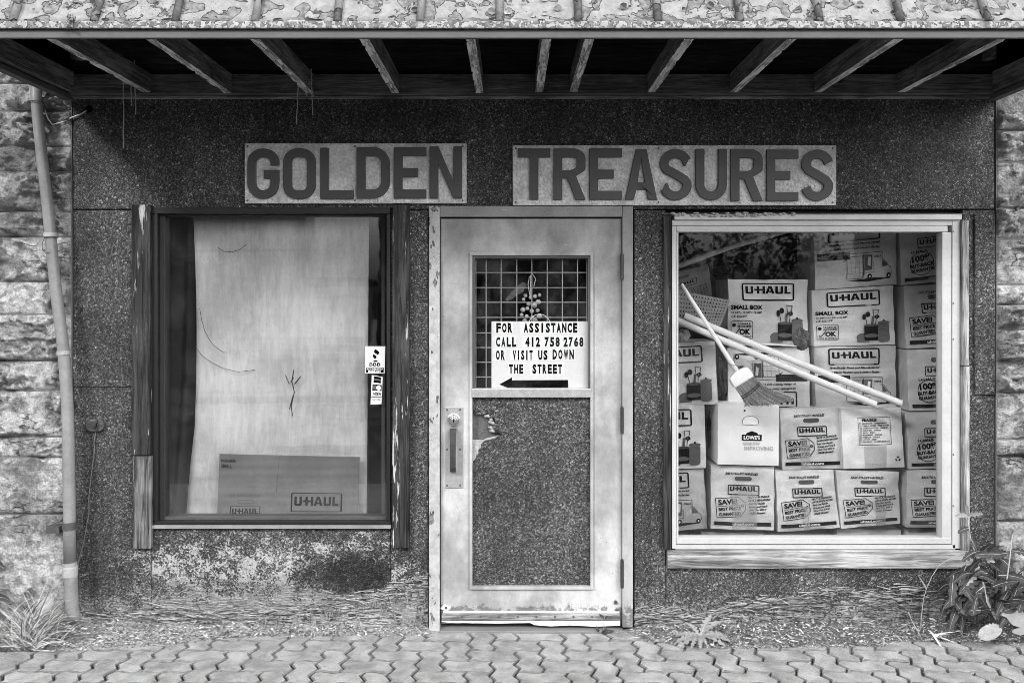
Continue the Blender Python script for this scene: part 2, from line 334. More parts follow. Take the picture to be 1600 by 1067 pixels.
def glyph(ch, w, h, s):
    c = s / 2
    if ch == 'O': r = w * .42; return [rrect(0, 0, w, h, r), rrect(s, s, w - s, h - s, max(r - s, w * .08))]
    if ch == 'D':
        r = w * .5; return [[(0, 0), (w - r, 0)] + arc(w - r, r, r, r, -90, 0) + arc(w - r, h - r, r, r, 0, 90) + [(0, h)],
                           [(s, s), (w - r, s)] + arc(w - r, r, r - s, r - s, -90, 0) + arc(w - r, h - r, r - s, r - s, 0, 90) + [(s, h - s)]]
    if ch == 'L': return [[(0, 0), (w, 0), (w, s), (s, s), (s, h), (0, h)]]
    if ch == 'E': return [[(0, 0), (w, 0), (w, s), (s, s), (s, h * .5 - c), (w * .75, h * .5 - c), (w * .75, h * .5 + c), (s, h * .5 + c), (s, h - s), (w, h - s), (w, h), (0, h)]]
    if ch == 'T': return [[(w / 2 - c, 0), (w / 2 + c, 0), (w / 2 + c, h - s), (w, h - s), (w, h), (0, h), (0, h - s), (w / 2 - c, h - s)]]
    if ch == 'H': return [[(0, 0), (s, 0), (s, h / 2 - c), (w - s, h / 2 - c), (w - s, 0), (w, 0), (w, h), (w - s, h), (w - s, h / 2 + c), (s, h / 2 + c), (s, h), (0, h)]]
    if ch == 'N': return [[(0, 0), (s, 0), (s, h * .66), (w - s, 0), (w, 0), (w, h), (w - s, h), (w - s, h * .34), (s, h), (0, h)]]
    if ch == 'A': return [[(0, 0), (s * 1.05, 0), (w * .5 - s * .62, h * .2), (w * .5 + s * .62, h * .2), (w - s * 1.05, 0), (w, 0), (w * .5 + s * .62, h), (w * .5 - s * .62, h)] if False else
                          [(0, 0), (s, 0), (s * 1.3, h * .2), (w - s * 1.3, h * .2), (w - s, 0), (w, 0), (w * .5 + s * .6, h), (w * .5 - s * .6, h)],
                          [(s * 1.42, h * .34), (w - s * 1.42, h * .34), (w * .5, h * .80)]]
    if ch == 'R':
        return [[(0, 0), (s, 0), (s, h * .42), (w * .42, h * .42), (w - s * 1.1, 0), (w, 0), (w * .70, h * .46)] + arc(w * .58, h * .62, w * .42, h * .13, -40, 0, 3) + arc(w * .58, h * .80, w * .42, h * .20, 0, 90, 7) + [(0, h)],
                [(s, h * .42 + s * .9), (w * .52, h * .42 + s * .9)] + arc(w * .52, h * .66, w * .48 - s, h * .07, -60, 0, 3) + arc(w * .52, h * .80, w * .48 - s, h * .2 - s, 0, 90, 6) + [(s, h - s)]]
    r = w / 2 - c
    if ch == 'U': return [stroke([(c, h)] + arc(w / 2, c + r, r, r, 180, 360, 12) + [(w - c, h)], s)]
    if ch == 'G': return [stroke([(w - c, h * .665)] + arc(w / 2, h - c - r * .8, r, r * .8, 0, 180, 12) + arc(w / 2, c + r, r, r, 180, 360, 12) + [(w - c, h * .49), (w * .52, h * .49)], s * .98)]
    if ch == 'S':
        return [stroke([(w - c, h * .74)] + arc(w / 2, h - c - r * .92, r, r * .92, 10, 190, 12) + [(c + s * .3, h * .60), (w / 2, h * .51), (w - c - s * .3, h * .40)] + arc(w / 2, c + r * .92, r, r * .92, 10, -170, 12) + [(c, h * .26)], s)]
    return []
def tess(loops):
    polys = [[Vector((p[0], p[1], 0)) for p in l] for l in loops]; return [p for l in loops for p in l], tessellate_polygon(polys)
_tc = {}
def text2d(txt, bold=.0, shear=0.0):
    k = (txt, bold, shear)
    if k in _tc: return _tc[k]
    cu = bpy.data.curves.new('t', 'FONT'); cu.body = txt; cu.size = 1; cu.offset = bold; cu.shear = shear; cu.resolution_u = 2; cu.fill_mode = 'FRONT'
    o = bpy.data.objects.new('t', cu); COL.objects.link(o); dg = bpy.context.evaluated_depsgraph_get(); me = bpy.data.meshes.new_from_object(o.evaluated_get(dg))
    vs = [(v.co.x, v.co.y) for v in me.vertices]; fs = [tuple(p.vertices) for p in me.polygons]
    bpy.data.objects.remove(o); bpy.data.curves.remove(cu); bpy.data.meshes.remove(me)
    x0 = min(v[0] for v in vs); x1 = max(v[0] for v in vs); y0 = min(v[1] for v in vs); y1 = max(v[1] for v in vs)
    vs = [((a - x0) / (x1 - x0), (b - y0) / (y1 - y0)) for a, b in vs]; _tc[k] = (vs, fs); return _tc[k]
class Print:
    """ink shapes on a quad face; q = world corners tl,tr,br,bl; u,v in 0..1"""
    def __init__(s, q, off=.0012, f=None): s.q = [Vector(p) for p in q]; s.m = MB(); s.off = off; s.rot = None; s.f = f
    def w(s, u, v, lay):
        if s.rot:
            cu, cv, a, asp = s.rot; du, dv = (u - cu) * asp, v - cv; u, v = cu + (du * math.cos(a) - dv * math.sin(a)) / asp, cv + du * math.sin(a) + dv * math.cos(a)
        tl, tr, br, bl = s.q; p = (tl * (1 - u) + tr * u) * v + (bl * (1 - u) + br * u) * (1 - v); p.y -= s.off + lay * (.0016 if s.f else .0006)
        if s.f: p.y += s.f(u, v)
        return p
    def loops(s, ls, mi=0, lay=0):
        if s.f:
            nl = []
            for l in ls:
                o = []
                for i in range(len(l)):
                    a, b = l[i], l[(i + 1) % len(l)]; k = max(1, int(math.hypot(b[0] - a[0], b[1] - a[1]) / .07)); o += [(a[0] + (b[0] - a[0]) * j / k, a[1] + (b[1] - a[1]) * j / k) for j in range(k)]
                nl.append(o)
            ls = nl
        ps, fs = tess(ls); s.m.add([s.w(a, b, lay) for a, b in ps], fs, mi)
    def rect(s, u0, v0, u1, v1, mi=0, lay=0):
        n = max(1, int((u1 - u0) / .06)) if s.f else 1
        for i in range(n): s.rect1(u0 + (u1 - u0) * i / n, v0, u0 + (u1 - u0) * (i + 1) / n, v1, mi, lay)
    def rect1(s, u0, v0, u1, v1, mi, lay): s.m.add([s.w(u0, v0, lay), s.w(u1, v0, lay), s.w(u1, v1, lay), s.w(u0, v1, lay)], [(0, 1, 2, 3)], mi)
    def ring(s, u0, v0, u1, v1, r, t, mi=0): s.loops([rrect(u0, v0, u1, v1, r), rrect(u0 + t, v0 + t, u1 - t, v1 - t, max(r - t, .002))], mi)
    def text(s, t, u0, v0, u1, v1, bold=.02, shear=0.0, mi=0, lay=0):
        vs, fs = text2d(t, bold, shear); s.m.add([s.w(u0 + (u1 - u0) * a, v0 + (v1 - v0) * b, lay) for a, b in vs], fs, mi)
    def logo(s, u0, v0, u1, v1, mi=0, frame=None):
        W = u1 - u0; H = v1 - v0
        def g(ch, a, b, st): s.loops([[(u0 + W * x, v0 + H * y) for x, y in [(a + px, py) for px, py in l]] for l in glyph2(ch, b - a, st)], mi)
        g('U', 0, .17, .055); g('H', .25, .43, .055); g('A', .44, .64, .055); g('U', .66, .83, .055); g('L', .86, 1.0, .055)
        s.rect(u0 + W * .192, v0 + H * .40, u0 + W * .252, v0 + H * .62, mi)
def glyph2(ch, w, st):    # wide logo letters in a unit-height cell
    a = st; b = .22
    if ch == 'U': return [[(0, 1), (0, .15), (.02, 0), (w - .02, 0), (w, .15), (w, 1), (w - a, 1), (w - a, b), (a, b), (a, 1)]]
    if ch == 'H': return [[(0, 0), (a, 0), (a, .4), (w - a, .4), (w - a, 0), (w, 0), (w, 1), (w - a, 1), (w - a, .62), (a, .62), (a, 1), (0, 1)]]
    if ch == 'L': return [[(0, 0), (w, 0), (w, b), (a, b), (a, 1), (0, 1)]]
    return [[(0, 0), (a, 0), (a + .012, .2), (w - a - .012, .2), (w - a, 0), (w, 0), (w * .5 + a * .65, 1), (w * .5 - a * .65, 1)], [(a + .022, .38), (w - a - .022, .38), (w * .5, .76)]]

# ---------------------------------------------------------------- ground
g = thing('pavement', (0, 0, 0), None, None); del_keys = None
tag(g, kind='structure')
mb = MB(); mb.box(-9, 9, -3.2, .0, -.2, -.022); mb.build('paving_bed', 'joint_mortar', g)
U = .1125; NX0, NX1, NY = -25, 26, 9; Y0 = -.004
AV, AH = .014, .008
def edgeH(i, j, rev=False):   # unit edge from (i,j) to (i+1,j)
    p = [(i, j), (i + .25, j + AH / U), (i + .75, j - AH / U), (i + 1, j)]; return p[::-1] if rev else p
def edgeV(i, j, rev=False):
    p = [(i, j), (i + AV / U, j + .3), (i - AV / U, j + .7), (i, j + 1)]; return p[::-1] if rev else p
def paver_mesh(vert, k):
    rr = random.Random(k)
    if not vert: L = edgeH(0, 0) + edgeH(1, 0)[1:] + edgeV(2, 0)[1:] + edgeH(1, 1, True)[1:] + edgeH(0, 1, True)[1:] + edgeV(0, 0, True)[1:-1]
    else: L = edgeH(0, 0) + edgeV(1, 0)[1:] + edgeV(1, 1)[1:] + edgeH(0, 2, True)[1:] + edgeV(0, 1, True)[1:] + edgeV(0, 0, True)[1:-1]
    P = [Vector((a * U, b * U)) for a, b in L]; c = Vector((U, U * .5)) if not vert else Vector((U * .5, U)); n = len(P)
    def inset(d):
        o = []
        for i in range(n):
            a, b, e = P[i - 1], P[i], P[(i + 1) % n]; t = ((b - a).normalized() + (e - b).normalized()).normalized(); nn = Vector((-t.y, t.x)); o.append(b + nn * d - c)
        return o
    A = inset(.0042 + rr.uniform(0, .0016)); B = inset(.0102); me = bpy.data.meshes.new('paver')
    vs = [(p.x, p.y, -.05) for p in A] + [(p.x, p.y, -.0075) for p in A] + [(p.x + rr.uniform(-.001, .001), p.y, rr.uniform(-.001, .0005)) for p in B]
    fs = [(i, (i + 1) % n, n + (i + 1) % n, n + i) for i in range(n)] + [(n + i, n + (i + 1) % n, 2 * n + (i + 1) % n, 2 * n + i) for i in range(n)] + [tuple(2 * n + i for i in range(n))]
    me.from_pydata(vs, [], fs); me.materials.append(M['paver']); me.materials.append(M['joint_mortar']); me.materials.append(M['joint_dirt'])
    for k_, pl_ in enumerate(me.polygons): pl_.material_index = 1 if k_ < n else (2 if k_ < 2 * n else 0)
    me.update(); return me, c
pm = {(v, k): paver_mesh(v, k) for v in (False, True) for k in range(5)}
for i in range(NX0, NX1):
    for j in range(NY):
        q = (i - j) % 4
        if q in (0, 3):
            me, c = pm[(q == 3, random.randrange(5))]
            o = bpy.data.objects.new('paver', me); COL.objects.link(o); o.parent = g
            o.location = (i * U + c.x + .02, Y0 - NY * U + j * U + c.y, jit(.0018)); o.rotation_euler = (jit(.009), jit(.009), jit(.006))
# kerb, road and the far side of the street (seen only mirrored in the glass)
mb = MB(); mb.box(-12, 12, -3.0, -1.03, -.2, -.003); tag(mb.build('outer_pavement', 'concrete'), kind='structure')
mb = MB(); mb.box(-12, 12, -3.18, -3.005, -.3, 0.0); tag(mb.build('kerb', 'concrete', None, .01), kind='structure')
mb = MB(); mb.box(-60, 60, -60, -3.19, -.4, -.12); tag(mb.build('road', 'asphalt'), kind='structure')
mb = MB(); mb.box(-60, 60, -3.2, 40, -.5, -.21); tag(mb.build('ground', 'concrete'), kind='structure')
mb = MB(); mb.box(-30, 30, -8.4, -7.3, -.119, -.0); tag(mb.build('far_pavement', 'concrete', None, .01), kind='structure')

# ---------------------------------------------------------------- room behind the windows
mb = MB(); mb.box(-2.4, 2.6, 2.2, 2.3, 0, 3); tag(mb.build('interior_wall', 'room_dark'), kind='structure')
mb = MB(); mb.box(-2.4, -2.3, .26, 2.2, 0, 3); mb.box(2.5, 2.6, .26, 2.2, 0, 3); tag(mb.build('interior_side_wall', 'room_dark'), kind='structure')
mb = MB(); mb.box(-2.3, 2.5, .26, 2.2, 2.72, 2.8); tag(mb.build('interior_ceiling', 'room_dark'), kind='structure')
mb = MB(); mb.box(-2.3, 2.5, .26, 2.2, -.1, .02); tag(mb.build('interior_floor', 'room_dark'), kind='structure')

# ---------------------------------------------------------------- storefront wall
pebble('pebble', 0); pebble('pebble_pier', .37, 1); pebble('pebble_low_left', .37, 1, dark=(PX(552), PZ(896), .30, .11, .25)); pebble('pebble_low_right', .37, 1)
pebble('pebble_door', 0, bright=1.15); pebble('pebble_worn', .33)
wall = thing('storefront_wall', (0, 0, 0), 'dark pebble-dashed storefront wall around the door and both shop windows', 'wall')
def panel(px0, py0, px1, py1, mat, yf=0.0, parent=wall):
    m = MB(); m.box(PX(px0), PX(px1), yf, .05, PZ(py0), PZ(py1)); return m.build('panel', mat, parent, .003, False, 1)
G = 986
panel(114, 150, 1554, 327, 'pebble')
panel(114, 328.5, 236, 605, 'pebble'); panel(114, 606, 236, G + 30, 'pebble_pier')
panel(237, 826, 610, G + 30, 'pebble_low_left', .002)
panel(611, 328.5, 669, G + 30, 'pebble_pier'); panel(991, 328.5, 1040, G + 30, 'pebble_low_right')
panel(1041, 860, 1503, G + 30, 'pebble_low_right', .002)
panel(1504, 328.5, 1554, G + 30, 'pebble_low_right')
panel(1521, 334, 1553, 616, 'pebble_worn', -.014)
m = MB(); yb0, yb1 = .052, .24
for a in ((-2.2, PX(237), 0, 2.9), (PX(610), PX(688), 0, 2.9), (PX(973), PX(1052), 0, 2.9), (PX(1500), 2.42, 0, 2.9), (PX(237), PX(610), 0, PZ(822)), (PX(237), PX(610), PZ(332), 2.9),
          (PX(688), PX(973), PZ(342), 2.9), (PX(1052), PX(1500), PZ(345), 2.9), (PX(1052), PX(1500), 0, PZ(856))):
    m.box(a[0], a[1], yb0, yb1, a[2] - .05 if a[2] == 0 else a[2], a[3])
m.build('backing', 'far_dark', wall)
# torn board edge and splinters along the foot of the wall
m = MB(); rr = random.Random(3)
def sliver(x, z, L, a, wd, lift):
    dx, dz = math.cos(a), math.sin(a); n = 4; vs = []
    for i in range(n + 1):
        t = i / n; ww = wd * (1 - t) ** .6 * (.6 + .4 * rr.random()) + .0006; y = -.003 - lift * t * t - rr.uniform(0, .001); px, pz = x + dx * L * t, z + dz * L * t + rr.uniform(-.001, .001)
        vs += [(px - dz * ww, y, pz + dx * ww), (px + dz * ww, y - .0005, pz - dx * ww), (px, y - .0035, pz)]
    fs = []
    for i in range(n):
        a0, b0 = i * 3, i * 3 + 3
        for k in range(3): fs.append((a0 + k, a0 + (k + 1) % 3, b0 + (k + 1) % 3, b0 + k))
    m.add(vs, fs, rr.choice([0, 0, 1, 1, 3]))
def zband(px):
    if px < 700: return .095 + .012 * math.sin(px * .03) + .16 * max(0, (px - 450) / 210)
    return .085 + .11 * max(0, min(1, (px - 1080) / 200)) + .015 * math.sin(px * .05)
for px0, px1, n in ((130, 668, 120), (991, 1470, 90)):
    for i in range(n):
        px = rr.uniform(px0, px1); sliver(PX(px), zband(px) + rr.gauss(0, .018), rr.uniform(.015, .10), rr.choice([0, math.pi]) + rr.gauss(0, .18), rr.uniform(.0015, .0045), rr.uniform(.004, .018))
for i in range(70):
    px = rr.uniform(395, 662); sliver(PX(px), zband(px) - rr.uniform(.02, .06), rr.uniform(.02, .06), -math.pi / 2 + rr.gauss(0, .3), rr.uniform(.001, .0028), rr.uniform(.004, .012))
def torn(px0, px1):
    t_ = MB(); nx = int((PX(px1) - PX(px0)) / .0045); nz = 110; vs = []
    for j in range(nz + 1):
        for i in range(nx + 1):
            x = PX(px0) + (PX(px1) - PX(px0)) * i / nx; z = -.01 + .40 * j / nz; px = x * S + 801; zb = zband(px) + .03 * mnoise.noise(Vector((x * 5, 4, 1)))
            zw = z + .035 * mnoise.noise(Vector((x * 4, z * 4, 3))) + .10 * mnoise.noise(Vector((x * 1.3, 2, 2)))
            lay = mnoise.fractal(Vector((x * 5.5, zw * 42, 1.7)), .7, 2.1, 5); ridge = .55 - abs(lay) * 1.3
            up = max(0, min(1, 1 - (z - zb) / (.05 + .05 * mnoise.noise(Vector((x * 7, 8, z * 20))))))      # fades out upwards
            dn = max(0, min(1, (z - zb + .075) / .03))
            comb = mnoise.fractal(Vector((x * 75, z * 9, 5)), .8, 2, 3); gap = mnoise.fractal(Vector((x * 4, z * 12, 9)), .8, 2.1, 5)
            h = (up * dn * (max(0, ridge) * .022 + max(0, gap) * .010)) + (1 - dn) * (.0035 + comb * .006 + max(0, gap) * .004) - (1 - up) * .02 - .0045
            vs.append((x, -h, z))
    t_.add(vs, [(j * (nx + 1) + i, j * (nx + 1) + i + 1, (j + 1) * (nx + 1) + i + 1, (j + 1) * (nx + 1) + i) for j in range(nz) for i in range(nx)])
    t_.build('torn_edge', 'torn_wood', wall, 0, True)
s = NT('torn_wood'); v_ = s.vec(sc=(1, 1, 8)); f1 = s.noise(16, 9, .75, v=v_, dist=1.0); f2 = s.noise(120, 3, .6); c_ = s.mix(s.ramp(f1, .42, .60), .04, .50); c_ = s.mul(c_, s.ramp(f2, .3, .7, .7, 1.2)); c_ = s.mul(c_, s.ramp(s.noise(3.5, 5), .35, .65, .6, 1.15)); M['torn_wood'] = s.bsdf(c_, .9, s.bump(s.add(f1, s.mul(f2, .3)), 1.0, .006), 0, .2)
torn(118, 669); torn(991, 1554)
tag(m.build('splinters', ['splinter', 'chip_mid', 'chip_light', 'chip_dark'], wall), kind='stuff')

# ---------------------------------------------------------------- stone piers
def stone_wall(name, label, xa, xb, courses, seed):
    W = thing(name, (xa, 0, 0), label, 'wall'); rr = random.Random(seed)
    m = MB(); m.box(xa, xb, -.003, .35, -.1, 3.4); m.build('mortar', 'stone_mortar', W)
    zs = [PZ(c) for c in courses]
    for k in range(len(zs) - 1):
        z1, z0 = zs[k], zs[k + 1]
        if z1 - z0 < .02: continue
        cuts = rr.uniform(.45, .7) if xa < 0 else rr.uniform(.4, .6); xs = [xb] if xa < 0 else [xa]
        while xa < xs[-1] < xb or len(xs) == 1:
            nx = xs[-1] + (-cuts if xa < 0 else cuts) * rr.uniform(.85, 1.3); nx = max(xa, min(xb, nx)); xs.append(nx)
            if nx in (xa, xb): break
        for i in range(len(xs) - 1):
            x0, x1 = sorted((xs[i], xs[i + 1]))
            if x1 - x0 < .08: continue
            nx_, nz_ = max(6, int((x1 - x0) / .0075)), max(4, int((z1 - z0) / .0075)); gp = .002; off = rr.uniform(0, 50); depth = rr.uniform(.012, .034); sm = rr.uniform(.6, 1.3)
            smooth_block = (zs[k] < .9 and xa < 0) or z1 - z0 > .25
            vs = []; fs = []
            for b in range(nz_ + 1):
                for a in range(nx_ + 1):
                    u, v = a / nx_, b / nz_; x = x0 + gp + (x1 - x0 - 2 * gp) * u; z = z0 + gp + (z1 - z0 - 2 * gp) * v
                    e = min(min(u, 1 - u) * (x1 - x0), min(v, 1 - v) * (z1 - z0)); ed = min(1, e / .022) ** .45
                    p = Vector((x * 7 + off, off, z * 9)); h = mnoise.fractal(p, .55, 2.1, 7) * .42
                    rid = abs(mnoise.noise(Vector((x * 5 + off, 3, z * 11)))); h2 = -math.floor((mnoise.noise(Vector((x * 4, off, z * 7))) + h * .5) * 3.2) / 3.2
                    amp = .022 if smooth_block else .11
                    y = -depth * ed - (h * amp * sm + h2 * amp * .6 + (0.05 - min(rid, .16)) * amp * 1.6) * ed
                    vs.append((x + (h * .006 if 0 < a < nx_ else 0), min(y, -.001 - .0085 * ed), z + (h2 * .004 if 0 < b < nz_ else 0)))
            W_ = nx_ + 1
            for b in range(nz_):
                for a in range(nx_): fs.append((b * W_ + a, b * W_ + a + 1, (b + 1) * W_ + a + 1, (b + 1) * W_ + a))
            nb = len(vs); ring = [a for a in range(W_)] + [b * W_ + nx_ for b in range(1, nz_ + 1)] + [nz_ * W_ + a for a in range(nx_ - 1, -1, -1)] + [b * W_ for b in range(nz_ - 1, 0, -1)]
            vs += [(vs[r][0], .05, vs[r][2]) for r in ring]
            for q in range(len(ring)): fs.append((ring[(q + 1) % len(ring)], ring[q], nb + q, nb + (q + 1) % len(ring)))
            mm = MB(); mm.add(vs, fs); mm.build('stone_block', 'stone', W, 0, True)
    return W
stone_wall('stone_pier', 'rock-faced grey stone wall beside the leaning drainpipe', -3.6, PX(112.5), [-70, 0, 55, 131, 174, 229, 269, 331, 370, 440, 491, 563, 610, 682, 714, 803, 1000], 5)
stone_wall('stone_pier', 'rock-faced grey stone wall behind the spiny plant', PX(1556), 3.6, [-70, 0, 60, 130, 205, 254, 326, 374, 445, 476, 515, 566, 613, 686, 712, 813, 1000], 8)

# ---------------------------------------------------------------- canopy
can = thing('canopy', (0, -.5, 2.66), 'deep timber canopy with peeling sheet metal roof over the storefront', 'canopy')
CX0, CX1, CY, CZ = PX(112), PX(1553), -.945, 2.66
m = MB(); m.box(CX0 + .002, CX1 - .002, -.05, .0 - .001, PZ(150), PZ(120)); m.build('ledger', 'ledger_wood', can, .002)
m = MB(); m.box(CX0, CX1, -.012, -.0005, PZ(155.5), PZ(151)); m.build('drip_trim', 'wood_light_x', can)
rp = [(243, 0), (368, 0), (494, 0), (626, 0), (756, 0), (842, .5), (889, 1), (1009, 1), (1136, 1), (1265, 1), (1395, 1)]
for px, side in rp:
    x = PX(px); w_ = .038; x0 = x - w_ if side == 0 else (x - w_ / 2 if side == .5 else x); z0 = PZ(150) + .004 + jit(.004)
    m = MB(); hh = .092
    vs = [(x0, CY + .02, z0), (x0 + w_, CY + .02, z0), (x0 + w_, -.052, z0), (x0, -.052, z0)]
    dxs = jit(.006)
    vs = [(a[0] + (dxs if a[1] < -.5 else 0), a[1], a[2]) for a in vs]; vs += [(a, b, c + hh) for a, b, c in vs]
    NS = 40; so_ = random.uniform(0, 99)
    for k in range(NS + 1):
        t = k / NS; yy = vs[0][1] + (vs[2][1] - vs[0][1]) * t; xs = x0 + dxs * (1 - t); nn = mnoise.fractal(Vector((so_, yy * 30, 0)), .7, 2, 4); n2_ = mnoise.fractal(Vector((so_ + 5, yy * 30, 0)), .7, 2, 4)
        chipz = .010 * max(0, nn - .25); chip2 = .010 * max(0, n2_ - .25)
        m.v += [(xs + .003 * nn * .5 + chipz, yy, z0 + .001 * n2_ + chipz), (xs + w_ + .0015 * n2_ - chip2, yy, z0 + .001 * nn + chip2), (xs + w_, yy, z0 + hh), (xs, yy, z0 + hh)]
    for k in range(NS):
        a, b = k * 4, k * 4 + 4; m.f += [(a, b, b + 1, a + 1), (a + 1, b + 1, b + 2, a + 2), (a + 2, b + 2, b + 3, a + 3), (a + 3, b + 3, b, a)]; m.mi += [1, 0, 0, 0]
    m.f += [(0, 1, 2, 3), (NS * 4 + 3, NS * 4 + 2, NS * 4 + 1, NS * 4)]; m.mi += [0, 0]
    m.build('rafter', ['rafter_wood', 'rafter_edge'], can)
for sx, a, b in ((-1, CX0, CX0 + .04), (1, CX1 - .04, CX1)):
    m = MB(); m.box(a + .003, b - .003, CY + .02, -.052, PZ(148), PZ(148) + .1); m.build('end_rafter', 'rafter_wood', can)
    e = a if sx < 0 else b
    m = MB(); m.box(e - .03, e + .012, CY, .02, PZ(157) - .003, PZ(157) + .022); m.build('end_trim', 'fascia_metal', can, .002)
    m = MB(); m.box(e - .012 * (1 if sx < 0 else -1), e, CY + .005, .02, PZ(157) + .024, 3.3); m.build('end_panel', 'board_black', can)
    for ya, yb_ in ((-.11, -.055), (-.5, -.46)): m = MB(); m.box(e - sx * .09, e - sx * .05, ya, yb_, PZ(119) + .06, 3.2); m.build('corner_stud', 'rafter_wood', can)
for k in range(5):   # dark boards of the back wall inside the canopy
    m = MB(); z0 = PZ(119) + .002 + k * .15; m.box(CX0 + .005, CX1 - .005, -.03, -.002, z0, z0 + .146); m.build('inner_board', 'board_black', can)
m = MB(); m.box(CX0, CX1, CY + .012, CY + .05, 2.675, 2.735); m.build('nailer', 'rafter_wood', can)
FX0, FX1 = -2.95, 3.05
FX0, FX1 = CX0 - .012, CX1 + .012
zf0, zf1, zf2 = EYE + (461 - 61) / 405.1, EYE + (461 - 47.5) / 405.1, EYE + (461 - 36) / 405.1
m = MB(); m.add([(FX0, CY - .012, zf0), (FX1, CY - .012, zf0), (FX1, CY - .002, zf1), (FX0, CY - .002, zf1), (FX0, CY + .008, zf0), (FX1, CY + .008, zf0), (FX1, CY + .008, zf1), (FX0, CY + .008, zf1)],
       [(0, 1, 2, 3), (4, 7, 6, 5), (0, 4, 5, 1), (3, 2, 6, 7), (0, 3, 7, 4), (1, 5, 6, 2)]); m.build('drip_edge', 'fascia_metal', can, .0015)
m = MB(); m.box(FX0, FX1, CY - .018, CY + .006, zf1 + .0015, zf2); m.build('gutter_lip', 'lip_paint', can, .003)
SL = R(66); RH = 1.0; cs, sn = math.cos(SL), math.sin(SL); zr = zf2 + .001
ribs = [x for x in (22, 150, 275, 400, 528, 657, 780, 903, 1027, 1155, 1280, 1405, 1541)]
ribX = [-2.31] + [(px - 801) / 405.1 for px in ribs] + [2.2, 2.5]
ribX = sorted(ribX)
ribX = [x for x in ribX if CX0 - .01 < x < CX1 + .01]
ed = [CX0] + ribX + [CX1]
for i in range(len(ed) - 1):
    a, b = ed[i] + .003, ed[i + 1] - .003
    if b - a < .03: continue
    m = MB(); nx, nz = 14, 24; vs = []
    ofs = random.uniform(0, 20)
    for r_ in range(nz + 1):
        for c_ in range(nx + 1):
            t = RH * r_ / nz; x = a + (b - a) * c_ / nx; d = .004 * mnoise.noise(Vector((x * 9 + ofs, t * 9, 0))) + .006 * math.exp(-min(x - a, b - x) / .012) + (0.008 * math.exp(-t / .012))
            vs.append((x, CY + t * cs - d, zr + t * sn))
    m.add(vs, [(r_ * (nx + 1) + c_, r_ * (nx + 1) + c_ + 1, (r_ + 1) * (nx + 1) + c_ + 1, (r_ + 1) * (nx + 1) + c_) for r_ in range(nz) for c_ in range(nx)])
    o = m.build('roof_panel', 'roof_paint', can, 0, True); sm = o.modifiers.new('s', 'SOLIDIFY'); sm.thickness = .004; sm.offset = -1
for x in ribX:
    m = MB(); p0 = Vector((x, CY - .012, zr - .002)); dr = Vector((0, cs, sn)); 
    m.tube([p0 + dr * (RH * k / 6) + Vector((jit(.002), 0, 0)) for k in range(7)], .016, 8); m.build('roof_rib', 'rib_paint', can, 0, True)
ytop = CY + RH * cs; ztop = zr + RH * sn
m = MB(); m.add([(FX0, ytop, ztop), (FX1, ytop, ztop), (FX1, .3, ztop + .1), (FX0, .3, ztop + .1), (FX0, ytop, ztop - .02), (FX1, ytop, ztop - .02), (FX1, .3, ztop + .08), (FX0, .3, ztop + .08)],
       [(0, 1, 2, 3), (7, 6, 5, 4), (0, 4, 5, 1), (1, 5, 6, 2), (2, 6, 7, 3), (3, 7, 4, 0)]); m.build('top_flashing', 'fascia_metal', can)
for sx, e in ((-1, FX0 + .002), (1, FX1 - .002)):
    m = MB(); m.add([(e, CY + .01, zf1), (e, ytop, ztop), (e, .25, ztop), (e, .25, zf1)] + [(e - sx * .01, CY + .01, zf1), (e - sx * .01, ytop, ztop), (e - sx * .01, .25, ztop), (e - sx * .01, .25, zf1)],
                     [(0, 1, 2, 3), (7, 6, 5, 4), (0, 4, 5, 1), (1, 5, 6, 2), (2, 6, 7, 3), (3, 7, 4, 0)]); m.build('roof_side', 'roof_paint', can)
m = MB(); m.box(-3.6, 3.7, .30, .5, 2.9, 5.5); tag(m.build('upper_wall', 'far_wall'), 'plain upper wall rising behind the canopy roof', 'wall')
# lifted paint flakes along the roof hem
m = MB(); rr = random.Random(11)
for i in range(190):
    t = rr.choice([rr.uniform(0, .012), rr.uniform(0, .24), rr.uniform(.01, .24)]); x = rr.uniform(-2.1, 2.3); c = Vector((x, CY + t * cs - .010, zr + t * sn)); n = 8; L = rr.uniform(.008, .045) if t < .02 else rr.uniform(.006, .02)
    asp = .3 if t < .02 else .8
    ring = [c + Vector((math.cos(k * 2 * math.pi / n) * L * rr.uniform(.7, 1.1), -abs(math.sin(k * .8 + i)) * .005, math.sin(k * 2 * math.pi / n) * L * asp * rr.uniform(.6, 1.1))) for k in range(n)]
    m.add([c] + ring, [(0, k + 1, (k + 1) % n + 1) for k in range(n)], rr.choice([0, 1, 2]))
tag(m.build('paint_flakes', ['concrete', 'chip_mid', 'iron'], can), kind='stuff')
